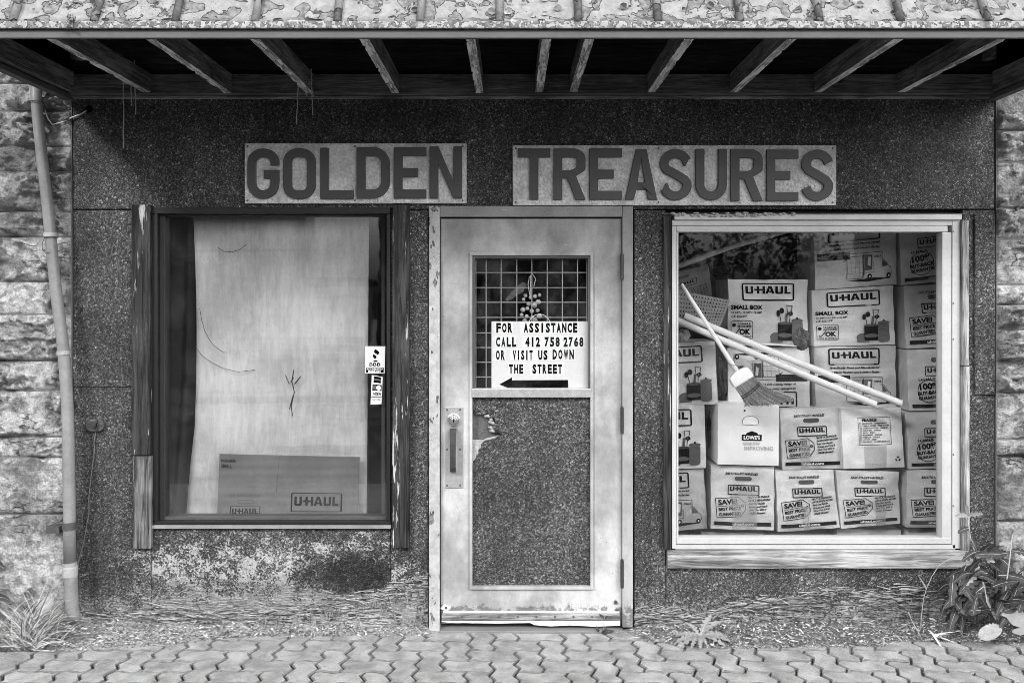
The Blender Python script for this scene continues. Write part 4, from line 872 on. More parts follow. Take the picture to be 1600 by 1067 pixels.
def truck(p, u, v, w_, h):
    def q(a, b): return (u + a * w_, v + b * h)
    def ln(pts, t=.007, mi=0): p.loops([stroke([q(*a) for a in pts], t)], mi)
    ln([(0, .12), (0, .85), (.36, .85), (.36, .12), (0, .12)]); ln([(.02, .95), (.8, .95), (.8, .70)]); ln([(.38, .2), (.38, .9)])
    for i in range(1, 4): ln([(0, .12 + i * .18), (.36, .12 + i * .18)], .003, 1)
    for i in range(1, 4): ln([(i * .09, .12), (i * .09, .85)], .003, 1)
    p.loops([[q(.40, .38), q(.56, .38), q(.58, .88), q(.40, .88)]], 1); p.loops([[q(.46, .55), q(.52, .5), q(.54, .8), q(.48, .82)]], 2, 1)
    ln([(.40, .30), (.60, .30), (.60, .62)], .004); ln([(.76, .70), (.84, .68), (.93, .48), (.99, .42), (1.0, .2), (.9, .2)], .006); p.loops([[q(.80, .66), q(.84, .64), q(.91, .48), (q(.80, .46))]], 1)
    for cx in (.5, .93): p.loops([arc(u + cx * w_, v + .16 * h, .028, .045, 0, 360, 12)], 0, 1); p.loops([arc(u + cx * w_, v + .16 * h, .011, .018, 0, 360, 8)], 2, 2)
    p.loops([[q(0, .06), q(.45, .0), q(1.0, .08), q(.6, .12)]], 0); p.text(UL, *q(.62, .78), *q(.78, .85), .04)
def pr_truck(p):
    p.ring(.16, .70, .80, .96, .03, .019); p.logo(.205, .805, .755, .905)
    p.text('Specifically Sized and Manufactured', .175, .635, .80, .675, .04, .3); p.text('to Make Packing and Loading Easier.', .175, .565, .80, .605, .04, .3)
    p.loops([[(.03, .43), (.36, .43), (.33, .38), (.385, .43), (.42, .43), (.42, .54), (.03, .54)]]); p.text('Tape bottom of box securely and', .05, .50, .40, .52, .0, 0, 1, 1); p.text('write the room on the top flap', .05, .455, .38, .475, .0, 0, 1, 1)
    truck(p, .38, .07, .55, .46)
def pr_buy(p):
    p.loops([rrect(.36, .80, .64, .87, .03)], 3); p.ring(.26, .57, .76, .73, .018, .012); p.logo(.295, .63, .725, .70)
    p.rot = (.32, .34, R(5), 1); p.loops([arc(.32, .32, .19, .19, 0, 360, 28), arc(.32, .32, .18, .18, 0, 360, 28)]); p.text(UL, .17, .50, .44, .54, .04)
    p.rect(.12, .21, .53, .44, 2, 0) if False else None
    p.text('100%', .17, .35, .47, .46, .05); p.text('BUY-BACK', .13, .265, .52, .33, .06); p.text('GUARANTEE', .14, .19, .51, .245, .05); p.rot = None
    for i in range(5): p.text('Return unused boxes', .62, .47 - i * .055, .93, .50 - i * .055, .03, .3)
    p.rect(.05, .05, .95, .105); p.text('uhaul.com', .42, .055, .72, .095, .04, 0, 2, 1)
def pr_frag(p):
    p.loops([[(.26, .40), (.80, .40), (.80, .86), (.26, .86)], [(.266, .406), (.794, .406), (.794, .854), (.266, .854)]])
    p.text('FRAGILE', .33, .79, .57, .835, .05)
    for i, t in enumerate(('BEDROOM    FURNISHINGS', 'FAMILY ROOM   KIDS ROOM', 'DINING ROOM   LINENS', 'KITCHEN   CHINA', 'BATH   BABY', 'BASEMENT   BOOKS', 'GARAGE   TOOLS', 'ATTIC   MISC', 'LAUNDRY   CLOSET/STORAGE')):
        p.text(t, .33, .745 - i * .038, .33 + (.42, .44, .42, .3, .2, .31, .27, .22, .44)[i], .768 - i * .038, .03); p.loops([[(.28, .742 - i * .038), (.31, .742 - i * .038), (.31, .77 - i * .038), (.28, .77 - i * .038)], [(.285, .747 - i * .038), (.305, .747 - i * .038), (.305, .765 - i * .038), (.285, .765 - i * .038)]], 1)
    for k in range(3):
        a = R(90 + k * 120); c_ = Vector((.885, .15)); r1 = .05
        A = [c_ + Vector((math.cos(a + d) * r, math.sin(a + d) * r)) for d, r in ((-.75, r1), (.35, r1), (.75, r1 * .62), (.35, r1 * .3), (.3, r1 * .5), (-.55, r1 * .45))]
        p.loops([[tuple(v) for v in A]])
    p.text('Made from recycled fibre. Please reuse', .36, .065, .68, .08, .0, 0, 1); p.text('or recycle this box', .40, .04, .62, .055, .0, 0, 1)
def pr_lowes(p):
    p.loops([[(.38, .41), (.71, .41), (.71, .51), (.65, .51), (.64, .535), (.55, .57), (.46, .535), (.45, .51), (.38, .51)]]); p.text("LOWE'S", .41, .43, .68, .495, .04, 0, 2, 1)
    hole_ = arc(.52, .72, .14, .10, 200, -20, 12) + [(.63, .67), (.40, .67)]
    p.loops([hole_, [(a * .94 + .52 * .06, b * .94 + .705 * .06) for a, b in hole_]], 1, 1); p.loops([hole_], 4); p.text('IMPROVING', .42, .25, .90, .32, .03, 0, 5); p.text('NEVER STOP', .40, .335, .68, .385, .03, 0, 5)
    p.loops([[(.40, .90), (.43, .92), (.45, .90), (.42, .885)]])
plain('faint_print', .47, .6); plain('hole_pale', .80, .6)
TYPES = dict(S=pr_save, K=pr_small, T=pr_truck, B=pr_buy, F=pr_frag, L=pr_lowes)
rc = random.Random(99)
def carton(q, kind, label, y=.30, mat='cardboard', group='cardboard cartons stacked in the right window', flip=False, tape=None, depth=.28, tilt=0.0):
    Q = face_quad(q, y, tilt); base = (Q[2] + Q[3]) / 2
    t = thing('carton', base, label, 'box', group)
    cs_ = rc.uniform(0, 90); A = .011 if mat != 'paper_white' else .005
    def f(u, v):
        e_ = 1 - (2 * u - 1) ** 6; g_ = 1 - (2 * v - 1) ** 6
        return A * (mnoise.noise(Vector((u * 2.2 + cs_, v * 2.2, 0))) + .45 * mnoise.noise(Vector((u * 5 + cs_, v * 5, 4)))) + .006 * (1 - e_ * g_) - .004 * math.sin(math.pi * u) * math.sin(math.pi * v)
    m = MB(); N_ = 20; tl, tr_c, br_c, bl = Q; W_ = N_ + 1
    for j in range(W_):
        for i in range(W_):
            u, v = i / N_, j / N_; pp = (tl * (1 - u) + tr_c * u) * v + (bl * (1 - u) + br_c * u) * (1 - v); pp.y += f(u, v)
            if j == N_: pp.z += .004 * mnoise.noise(Vector((u * 4 + cs_, 7, 0)))
            if i in (0, N_): pp.x += .003 * mnoise.noise(Vector((v * 5 + cs_, 9, i)))
            m.v.append(tuple(pp))
    m.f = [(j * W_ + i, j * W_ + i + 1, (j + 1) * W_ + i + 1, (j + 1) * W_ + i) for j in range(N_) for i in range(N_)]
    ring = [i for i in range(W_)] + [j * W_ + N_ for j in range(1, W_)] + [N_ * W_ + i for i in range(N_ - 1, -1, -1)] + [j * W_ for j in range(N_ - 1, 0, -1)]
    nb = len(m.v); m.v += [(m.v[r_][0], y + depth, m.v[r_][2]) for r_ in ring]; m.f += [(ring[(q_ + 1) % len(ring)], ring[q_], nb + q_, nb + (q_ + 1) % len(ring)) for q_ in range(len(ring))]; m.mi = [0] * len(m.f)
    o_ = m.build('box_body', mat, t, 0, True); es = o_.modifiers.new('e', 'EDGE_SPLIT'); es.split_angle = R(45)
    ctr = (Q[0] + Q[1] + Q[2] + Q[3]) / 4
    qq = [Q[2], Q[3], Q[0], Q[1]] if flip else Q
    p = Print(qq, .0036, (lambda u, v: f(1 - u, 1 - v)) if flip else f); TYPES[kind](p); p.m.build('print', INK + ['hole_pale', 'faint_print'], t)
    if tape:
        p = Print(Q, .0062, f); a = tape
        for k in range(8): p.rect(a[0], a[2] * k / 8, a[1], a[2] * (k + 1) / 8)
        [None]; p.m.build('tape', 'clear_tape', t)
    return t
s = NT('clear_tape'); tr = s.n('ShaderNodeBsdfTransparent'); pb = s.n('ShaderNodeBsdfPrincipled'); pb.inputs['Base Color'].default_value = (.42, .42, .42, 1); pb.inputs['Roughness'].default_value = .15
mx = s.n('ShaderNodeMixShader'); mx.inputs[0].default_value = .4; s.t.links.new(tr.outputs[0], mx.inputs[1]); s.t.links.new(pb.outputs[0], mx.inputs[2]); s.t.links.new(mx.outputs[0], s.out.inputs[0]); s.l(s.bump(s.noise(60, 4, v=s.vec(sc=(1, 1, 6))), .5, .004), pb.inputs['Normal']); M['clear_tape'] = s.m
# bottom row, mostly below the glass edge
carton([(1096, 831), (1196, 834), (1196, 936), (1096, 936)], 'S', 'carton lowest at left, only its top edge above the sill', .345)
carton([(1206, 836), (1300, 836), (1300, 936), (1206, 936)], 'S', 'carton sunk below the sill under the second save-price box', .36)
carton([(1308, 826), (1408, 828), (1408, 926), (1308, 926)], 'S', 'carton below the third save-price box showing only its handle text', .335)
carton([(1418, 826), (1518, 826), (1518, 926), (1418, 926)], 'S', 'carton in the lower right corner showing only its top strip', .335)
# second row
carton([(979, 737), (1100, 733), (1106, 826), (979, 834)], 'T', 'truck-print carton cut off by the frame in the lower left corner', .31)
carton([(1111.5, 727), (1210, 730), (1210, 829), (1111, 826)], 'S', 'save-price carton directly below the white home-store box', .28, tape=(.33, .72, .62))
carton([(1212, 735), (1303, 734), (1312, 824), (1217, 832)], 'S', 'tilted save-price carton in the middle of the lower row', .29, tape=(.42, .52, .4))
carton([(1307, 735), (1405, 737), (1407, 818), (1315, 826)], 'S', 'crushed save-price carton below the box marked fragile', .28, tape=(.58, .75, .35), mat='cardboard_pale')
carton([(1417, 735), (1517, 735), (1517, 824), (1417, 824)], 'S', 'save-price carton at the right end of the lower row', .285)
# third row
carton([(978, 635), (1101, 633), (1103.5, 731), (978, 736)], 'K', 'kitchen-pots carton cut off by the left frame, beside the white home-store box', .29, mat='cardboard_pale')
carton([(1123, 631), (1218, 633), (1217, 728), (1121.6, 725.6)], 'L', 'clean white carton with a small black gabled store emblem', .25, mat='paper_white')
carton([(1219, 640), (1311, 636), (1318, 732), (1223, 734)], 'S', 'save-price carton between the white home-store box and the fragile box', .29, tape=(.3, .45, .5))
carton([(1315, 640), (1408, 637), (1414, 730), (1319, 733)], 'F', 'pale carton printed with a fragile checklist and recycling arrows', .26, mat='cardboard_pale', tape=(.34, .70, .38))
carton([(1416, 645), (1516, 643), (1516, 731), (1420, 733)], 'B', 'buy-back carton at the right edge beside the fragile box', .29)
# fourth row
carton([(994, 540), (1117.5, 533), (1122, 631), (994, 637)], 'K', 'kitchen-pots carton at the left edge just below the tubes', .30, mat='cardboard_pale')
carton([(1137, 543), (1265, 543), (1266, 640), (1139, 642)], 'T', 'upside-down truck-print carton behind the broom head', .37, flip=True)
carton([(1273, 541), (1400, 539), (1401, 640), (1275, 640)], 'T', 'truck-print carton above the fragile box, crossed by both tubes', .35)
carton([(1418, 547), (1518, 545), (1520, 640), (1421, 642)], 'B', 'buy-back carton at the right edge level with the tube ends', .31)
# fifth row
carton([(1138, 436.5), (1262, 437), (1262, 540), (1138, 540)], 'K', 'kitchen-pots carton standing highest in the middle, above the broom', .34)
carton([(1269, 454), (1396, 446), (1399, 538), (1272, 541)], 'K', 'kitchen-pots carton right of the middle, under the topmost truck-print box', .34)
carton([(1412, 447), (1510, 442), (1514, 540), (1417, 545)], 'S', 'save-price carton at the right edge between two buy-back boxes', .33)
# top row
carton([(1273, 352), (1399, 340), (1402, 444), (1274, 453)], 'T', 'topmost truck-print carton against the head of the right window', .36)
carton([(1406, 350), (1504, 338), (1508, 436), (1409, 446)], 'B', 'topmost buy-back carton in the upper right corner', .35)
t = carton([(1020, 435), (1107, 412), (1114, 468), (1030, 500)], 'B', 'grey leaning carton half hidden behind the perforated board', .50, mat='cardboard_dark')
# display shelf under the cartons
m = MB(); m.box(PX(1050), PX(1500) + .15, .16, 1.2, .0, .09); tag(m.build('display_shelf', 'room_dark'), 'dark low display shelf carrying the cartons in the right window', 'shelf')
m = MB(); nxx = 40
vs = []
for i in range(nxx + 1):
    x = PX(1040, .8) + (PX(1530, .8) - PX(1040, .8)) * i / nxx; y_ = .85 + .03 * math.sin(i * 1.3); vs += [(x, y_, .1), (x, y_, 2.5)]
m.add(vs, [(i * 2, i * 2 + 2, i * 2 + 3, i * 2 + 1) for i in range(nxx)]); o = m.build('backdrop_curtain', 'curtain_cloth', None, 0, True); o.modifiers.new('s', 'SOLIDIFY').thickness = .004
tag(o, 'dark pleated curtain hanging behind the cartons in the right window', 'curtain')
# upright pale panel in the upper left corner, tube, pegboard
m = MB(); m.hexa([PT(1101, 345, .55), PT(1196, 345, .55), PT(1180, 380, .55), PT(1113, 388, .55)], .56); tag(m.build('grey_panel', 'cardboard_dark'), 'grey panel hanging in the upper left of the right window', 'panel')
m = MB(); m.tube([PT(1046, 421, .40), PT(1140, 386, .40), PT(1240, 357, .42)], .016, 16); tag(m.build('curtain_pole', 'pvc', None, 0, True), 'grey round pole slanting across the upper left of the right window', 'pole')
pg = thing('pegboard', PT(1090, 500, .22), 'perforated board leaning behind the upper end of the broom', 'pegboard')
qp = face_quad([(1050, 452), (1141, 469), (1126, 509), (1050, 512)], .20); m = MB(); m.hexa(qp, .206); m.build('board', 'cardboard_dark', pg)
p = Print(qp, .0012)
for i in range(18):
    for j in range(8): p.loops([arc(.06 + i * .052, .1 + j * .115, .011, .024, 0, 360, 6)])
p.m.build('holes', 'ink', pg)
# long tubes
def tubeobj(name, a, b, r, mat, label, grp):
    t = thing(name, b, label, 'tube', grp); m = MB(); a, b = Vector(a), Vector(b); d = (b - a).normalized(); m.tube([a.lerp(b, k / 10) + Vector((0, 0, -.004 * math.sin(math.pi * k / 10))) for k in range(11)], r, 20, 0, False)
    m.tube([b, b + d * .0005], r * .86, 20, 1); m.tube([a, a - d * .0005], r * .86, 20, 1)
    m.build('tube_wall', [mat, 'concrete'], t, 0, True)
tubeobj('plastic_tube', PT(1069, 493, .20), PT(1408, 630, .13), .0175, 'pvc', 'upper of two long pale tubes slanting down to the right across the cartons', 'long pale tubes in the right window')
tubeobj('plastic_tube', PT(1052, 498, .19), PT(1368, 632, .12), .0175, 'pvc', 'lower of two long pale tubes, ending left of the other one', 'long pale tubes in the right window')
# broom
br = thing('broom', PT(1180, 632, .1), 'white broom hanging head down in front of the tubes', 'broom'); yb = .085
m = MB(); a, b = PT(1065, 444, yb), PT(1155, 586, yb); m.tube([a.lerp(b, k / 8) for k in range(9)], [.0085 + .0045 * k / 8 for k in range(9)], 16); m.build('handle', 'broom_plastic', br, 0, True)
m = MB(); ps2 = [(1150, 581), (1154, 579), (1163, 575), (1169, 574), (1174, 580), (1179, 588), (1149, 607), (1144, 600), (1140, 592)]
P3 = [PT(a, b, yb - .018) for a, b in ps2]; n = len(P3); m.add(P3 + [v + Vector((0, .036, 0)) for v in P3], [tuple(range(n))[::-1], tuple(range(n, 2 * n))] + [(i, (i + 1) % n, n + (i + 1) % n, n + i) for i in range(n)]); m.build('head_cap', 'broom_plastic', br, .008, True, 3)
m = MB(); rr = random.Random(21)
for i in range(420):
    u = rr.random(); a = Vector((1149 + 29 * u, 606.5 - 19 * u)); e = Vector((1166 + 72 * u + rr.gauss(0, 2), 633 - 9 * u * u + rr.gauss(0, 1.6))); mid = Vector((a.x + 16 - 2 * u + rr.gauss(0, 1), a.y + 17 + 5 * (1 - u) + 3 * u)); y_ = yb + rr.uniform(-.016, .016); pts = []
    for k in range(6):
        t_ = k / 5; pnt = a * (1 - t_) ** 2 + mid * 2 * t_ * (1 - t_) + e * t_ * t_; pts.append(PT(pnt.x, pnt.y, y_ - .004 * t_))
    m.tube(pts, .0013, 3, rr.choice([0, 0, 1]))
tag(m.build('bristles', ['straw', 'straw_dark'], br), kind='stuff')
for off in (0, 3.4):
    m = MB(); m.tube([PT(1158 + off * .3 + t_ * 29, 619.5 + off - 22.5 * t_ - 2.5 * math.sin(math.pi * t_) * -1, yb - .019) for t_ in (0, .15, .3, .45, .6, .75, .9, 1)], .0018, 6); m.build('stitch_band', 'band', br)
m = MB(); m.tube([PT(1139, 568, yb - .014), PT(1144, 570.5, yb - .016), PT(1150, 570.5, yb - .014)], .001, 5); m.build('hook_wire', 'band', br)
# small clutter between cartons
def crumple(name, cx, cy, rx, ry, y, mat, label, cat, seed):
    rr = random.Random(seed); m = MB(); n = 14; vs = []; 
    for i in range(n + 1):
        th = math.pi * i / n
        for k in range(n * 2):
            ph = math.pi * k / n; r_ = 1 + .38 * mnoise.noise(Vector((math.cos(ph) * 2 + seed, math.sin(ph) * 2, th * 2))) + rr.uniform(-.13, .13); c_ = PT(cx, cy, y)
            vs.append((c_.x + rx / S * r_ * math.sin(th) * math.cos(ph), c_.y + .03 * r_ * math.sin(th) * math.sin(ph), c_.z + ry / S * r_ * math.cos(th)))
    W_ = n * 2; m.add(vs, [(i * W_ + k, i * W_ + (k + 1) % W_, (i + 1) * W_ + (k + 1) % W_, (i + 1) * W_ + k) for i in range(n) for k in range(W_)]); return tag(m.build(name, mat), label, cat)
crumple('paper_wad', 1068, 524, 11, 9, .33, 'paper_white', 'crumpled white paper resting on the left kitchen-pots carton', 'paper', 2)
crumple('plastic_bag', 1129, 590, 9, 36, .40, 'plastic_dark', 'dark crinkled bag stuffed between the cartons left of the broom head', 'bag', 5)
crumple('plastic_bag', 1252, 530, 13, 16, .20, 'plastic_dark', 'dark crumpled bag in front of the middle kitchen-pots carton', 'bag', 8)
crumple('plastic_bag', 1113, 672, 8, 36, .44, 'plastic_dark', 'dark bag pushed in left of the white home-store carton', 'bag', 12)
m = MB(); m.tube([PT(1191, 537, .16), PT(1244, 541, .16)], .0035, 8); tag(m.build('thin_rod', 'white_wire'), 'thin white rod lying under the middle kitchen-pots carton', 'rod')

# ---------------------------------------------------------------- drainpipe and wires
dp = thing('drainpipe', PT(118, 965, -.04), 'leaning grey drainpipe running down the left stone wall', 'pipe'); yq = -.075
path = [(56, 120), (57, 160), (61, 205), (66, 250), (72, 300), (77, 350), (81, 390), (84, 420), (87, 450), (92, 490), (97, 530), (101, 570), (104, 610), (106, 650), (107, 700), (108, 760), (108.5, 800), (109, 880)]
m = MB(); n = len(path); m.tube([PT(a, b, yq) for a, b in path], [.025 + .004 * i / n for i in range(n)], 20); m.build('pipe_length', 'pipe_paint', dp, 0, True)
m = MB(); m.tube([PT(a, b, yq) for a, b in ((109.5, 878), (111, 910), (112, 935), (113, 950), (116, 960), (120, 967))], [.031, .031, .031, .030, .026, .018], 20); m.build('shoe', 'pipe_paint', dp, 0, True)
m = MB(); m.tube([PT(109.5, 884, yq), PT(109.5, 886, yq), PT(109.7, 899, yq), PT(109.7, 901, yq)], [.033, .0355, .0355, .033], 20); m.build('coupling', 'pipe_collar', dp, 0, False)
m = MB(); m.tube([PT(108.5, 815, yq), PT(108.6, 826, yq)], .0345, 20); m.box(PX(86), PX(106), yq - .006, yq + .06, PZ(826), PZ(816)); br_ = m.build('bracket', 'iron', dp)
for yy_, xx in ((160, 57), (371, 79)):
    m = MB(); m.tube([PT(xx, yy_, yq) + Vector((math.cos(R(t)) * .033, math.sin(R(t)) * .033, 0)) for t in range(0, 361, 30)], .0022, 6, 0, False); m.build('wire_tie', 'iron', dp)
m = MB(); m.tube([PT(70, 371, yq - .03), PT(66, 380, yq - .03), PT(66, 390, yq - .03), PT(72, 396, yq - .03), PT(77, 394, yq - .03)], .0018, 6); m.build('wire_tie', 'iron', dp)
for yy_, xx in ((548, 99), (364, 78.5)):
    m = MB(); m.tube([PT(xx, yy_, yq), PT(xx + .4, yy_ + 6, yq)], .0315, 20); m.build('joint_ring', 'pipe_collar', dp)
m = MB(); m.tube([PT(70, 172, -.05), PT(75, 186, -.045), PT(82, 195, -.03), (PT(98, 191, -.02)), PT(112, 184, -.012), PT(128, 178, -.008), PT(138, 171, -.002)], .0032, 8)
tag(m.build('white_cable', 'white_wire', None, 0, True), 'short white cable curving from the drainpipe to the pebbled wall', 'cable')
m = MB(); m.disc(PT(139, 171, 0), .018, .006, 12); tag(m.build('cable_outlet', 'ink'), 'small dark hole cover where the white cable enters the wall', 'outlet')
kb = thing('wall_fitting', PT(150, 665, 0), 'rusty oval metal fitting on the pebbled wall right of the drainpipe', 'fitting')
m = MB(); ol = rrect(PX(136), PZ(673), PX(164.5), PZ(654.5), .027, 8); n = len(ol); m.add([(a, -.018, b) for a, b in ol] + [(a, 0, b) for a, b in ol], [tuple(range(n))[::-1]] + [(i, (i + 1) % n, n + (i + 1) % n, n + i) for i in range(n)]); m.build('plate', 'iron', kb, .003)
m = MB(); m.disc(PT(147.5, 663.5, -.018), .020, .008, 16); m.disc(PT(147.5, 663.5, -.026), .010, .007, 12); m.build('cap', 'rust_dark', kb)
m = MB(); m.box(PX(153.5), PX(156), -.026, -.017, PZ(672), PZ(655)); m.box(PX(156), PX(163), -.022, -.017, PZ(665), PZ(663)); m.build('latch', 'rust_dark', kb)
m = MB(); m.tube([PT(a, b, -.006) for a, b in ((150, 673), (147, 690), (147.5, 705), (144, 730), (141, 755), (138.5, 780), (139, 800), (135, 822), (131, 845), (126, 865), (122, 880), (120, 905))], .0028, 8)
tag(m.build('loose_wire', 'cord', None, 0, True), 'thin wire hanging from the rusty oval fitting down to the drainpipe foot', 'wire')
for x_, y_, lab in ((1590, 326, 'small iron spike in a joint high on the right stone wall'), (1597, 500, 'small iron spike in a joint halfway down the right stone wall')):
    m = MB(); m.tube([PT(x_, y_, .02), PT(x_, y_, -.05), PT(x_ - 2, y_ + 3, -.06)], [.008, .007, .005], 8); tag(m.build('iron_spike', 'iron'), lab, 'spike')

# ---------------------------------------------------------------- soil strip and litter
Wd = [(60, .24), (200, .20), (330, .12), (400, .07), (650, .05), (690, .03), (975, .03), (1010, .12), (1100, .19), (1350, .17), (1400, .10), (1640, .16)]
Hh = [(60, .05), (300, .04), (640, .022), (690, .003), (975, .003), (1010, .03), (1200, .04), (1500, .045), (1640, .06)]
def lerp_(T, x):
    if x <= T[0][0]: return T[0][1]
    for (a, b), (c_, d_) in zip(T, T[1:]):
        if x <= c_: return b + (d_ - b) * (x - a) / (c_ - a)
    return T[-1][1]
def soilh(x, y):
    px = x * S + 801; W_ = lerp_(Wd, px) * (1 + .25 * mnoise.noise(Vector((x * 5, 1, 2)))); t = 1 - (-y) / W_
    if t <= 0: return -.012
    return lerp_(Hh, px) * t ** .8 * (1 + .3 * mnoise.noise(Vector((x * 8, y * 8, 0)))) + .004 * mnoise.noise(Vector((x * 40, y * 40, 0))) + .002
m = MB(); nx, ny = 420, 22; vs = []
for j in range(ny + 1):
    for i in range(nx + 1):
        x = -3.2 + 6.6 * i / nx; y_ = -.32 * j / ny + .01; vs.append((x, y_, soilh(x, min(y_, 0))))
m.add(vs, [(j * (nx + 1) + i, (j + 1) * (nx + 1) + i, (j + 1) * (nx + 1) + i + 1, j * (nx + 1) + i + 1) for j in range(ny) for i in range(nx)])
s = NT('soil'); a_ = s.noise(60, 6, .75); b_ = s.noise(7, 5); X = s.xyz(); c_ = s.mix(s.ramp(a_, .35, .68), .09, .52); c_ = s.mul(c_, s.ramp(b_, .3, .7, .7, 1.2)); c_ = s.mul(c_, s.mul(s.ramp(X[0], .4, 1.2, 1.0, .6), s.ramp(X[0], -2.3, -2.0, .35, 1.0))); M['soil'] = s.bsdf(c_, .95, s.bump(s.add(a_, s.mul(s.noise(230, 3), .6)), 1.0, .01), 0, .2)  # far left of the soil colour carries painted shade under the grass tuft
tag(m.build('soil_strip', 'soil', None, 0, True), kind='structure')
m = MB(); rr = random.Random(31)
def chip(x, y_, z, L, w_, mi):
    a = rr.uniform(0, 6.28); tl = rr.uniform(-.5, .5); d = Vector((math.cos(a) * math.cos(tl), math.sin(a) * math.cos(tl), math.sin(tl))) * L; n_ = Vector((-math.sin(a), math.cos(a), rr.uniform(-.6, .6))).normalized() * w_; c_ = Vector((x, y_, z + abs(d.z) * .5 + w_ * .4)); up = Vector((0, 0, w_ * .5))
    m.add([c_ - d * .5 - n_ * .6, c_ - d * .5 + n_ * .5, c_ + d * .5 + n_ * .6, c_ + d * .5 - n_ * .3, c_ + up], [(0, 1, 4), (1, 2, 4), (2, 3, 4), (3, 0, 4), (3, 2, 1, 0)], mi)
for i in range(15000):
    px = rr.choice([rr.uniform(60, 680), rr.uniform(985, 1640), rr.uniform(985, 1640), rr.uniform(60, 1640)])
    if 672 < px < 985 and rr.random() < .8: continue
    x = PX(px); W_ = lerp_(Wd, px); y_ = -abs(rr.random() ** .8) * W_ * 1.12 + .0
    mi = rr.choices([0, 1, 2], [.3, .3, .4] if px < 700 else [.22, .5, .28])[0]
    L = rr.uniform(.003, .012) * (1.9 if rr.random() < .1 else 1); chip(x, y_ - .004, max(soilh(x, y_), 0), L, L * rr.uniform(.12, .5), mi)
def twigl(x, y_, L, w_, mi):
    a = rr.gauss(0, .7) + rr.choice([0, math.pi]); z = max(soilh(x, y_), 0) + .003; pts = []; b = a
    for k in range(5): pts.append(Vector((x, y_, z + .003 * rr.random()))); b += rr.gauss(0, .25); x += math.cos(b) * L / 5; y_ += math.sin(b) * L / 5 * .5
    m.tube(pts, [w_, w_, w_ * .9, w_ * .7, w_ * .4], 4, mi)
for i in range(420):
    px = rr.choice([rr.uniform(60, 420), rr.uniform(990, 1640), rr.uniform(60, 1640)])
    if 672 < px < 985: continue
    x = PX(px); W_ = lerp_(Wd, px); twigl(x, -rr.random() * W_ * 1.1 - .004, rr.uniform(.02, .10), rr.uniform(.0006, .0018), rr.choice([0, 1, 2, 2]))
for i in range(150):
    px = rr.choice([rr.uniform(60, 400), rr.uniform(1000, 1640)]); x = PX(px); y_ = -rr.random() * lerp_(Wd, px) * 1.1; L = rr.uniform(.014, .034); chip(x, y_, max(soilh(x, y_), 0) + .002, L, L * rr.uniform(.25, .5), rr.choice([0, 2, 2, 1]))
for i in range(900):
    x = rr.uniform(-2.6, 2.7); y_ = -rr.random() * .62; L = rr.uniform(.0015, .005); chip(x, y_, .0, L, L * rr.uniform(.4, .8), rr.choice([0, 0, 1]))
tag(m.build('litter', ['chip_light', 'chip_dark', 'chip_mid']), 'dry chips, husks and crumbs strewn along the foot of the wall', 'litter', kind='stuff')
# pale crumbs one can pick out on the paving
def pebble_obj(px, py, r_, lab):
    d = S * D * EYE / (py - 461); y_ = d - D if False else -(D - 1.67 * S * D / (py - 461)); x = (px - 801) / (S * D) * (D + y_); rr = random.Random(int(px)); m = MB(); n = 6; vs = []
    for i in range(n + 1):
        for k in range(10):
            th = math.pi * i / n; ph = 2 * math.pi * k / 10; q_ = r_ * rr.uniform(.85, 1.12); vs.append((x + q_ * math.sin(th) * math.cos(ph) * 1.2, y_ + q_ * math.sin(th) * math.sin(ph), r_ * .6 + q_ * .65 * math.cos(th) + max(soilh(x, y_), 0)))
    m.add(vs, [(i * 10 + k, i * 10 + (k + 1) % 10, (i + 1) * 10 + (k + 1) % 10, (i + 1) * 10 + k) for i in range(n) for k in range(10)]); o = m.build('pebble', 'leaf_white', None, 0, True); tag(o, lab, 'pebble', 'white crumbs on the paving')
for a in ((447, 991, .012, 'white crumb lying alone below the left end of the dark stain'), (580, 990, .014, 'largest white crumb near the foot of the wall, left of the door'), (618, 996, .008, 'small white crumb nearest the left door jamb'), (555, 993, .007, 'small white crumb just left of the largest one'),
          (1027, 1002, .010, 'white crumb left of the pale rosette weed'), (1062, 1010, .011, 'white crumb under the left leaves of the rosette weed'), (1316, 1001, .010, 'white crumb on the litter below the right window')): pebble_obj(*a)

# ---------------------------------------------------------------- plants
def gp(px, py, z=0.0):   # point on the ground plane at height z
    dd = (EYE - z) * S * D / (py - 461); return Vector(((px - 801) / (S * D) * dd, dd - D, z))
def blade(m, base, d, L, w_, bend, mi=0, n=6):
    d = Vector(d).normalized(); side = d.cross(Vector((0, 1, .2))).normalized(); vs = []; p_ = Vector(base); g_ = Vector((bend * (1 if d.x >= 0 else -1), -abs(bend) * .3, -abs(bend)))
    for i in range(n + 1):
        t_ = i / n; w2 = w_ * (1 - t_) ** .7 + .0003; vs += [p_ - side * w2, p_ + Vector((0, w2 * .5, 0)), p_ + side * w2]; d = (d + g_ / n).normalized(); p_ = p_ + d * L / n
    m.add(vs, [(i * 3 + k, i * 3 + k + 1, i * 3 + 4 + k, i * 3 + 3 + k) for i in range(n) for k in range(2)], mi)
m = MB(); rr = random.Random(41)
for i in range(900):
    px = rr.choice([rr.uniform(-60, 95), rr.gauss(50, 22), rr.uniform(-60, 60)]); y_ = -rr.uniform(.02, .22); x = PX(px, y_); a = rr.gauss(0, .5); L = rr.uniform(.08, .27) * (1.3 if 35 < px < 75 else .9)
    blade(m, (x, y_, max(0, soilh(x, y_)) - .005), (math.sin(a), -rr.uniform(0, .5), math.cos(a)), L, rr.uniform(.0012, .0038), rr.uniform(.2, 1.6), rr.choice([0, 0, 0, 1, 1, 2]))
tag(m.build('grass', ['grass_dry', 'grass_green', 'chip_dark']), 'dry tangled grass tuft against the left stone wall', 'grass', kind='stuff')

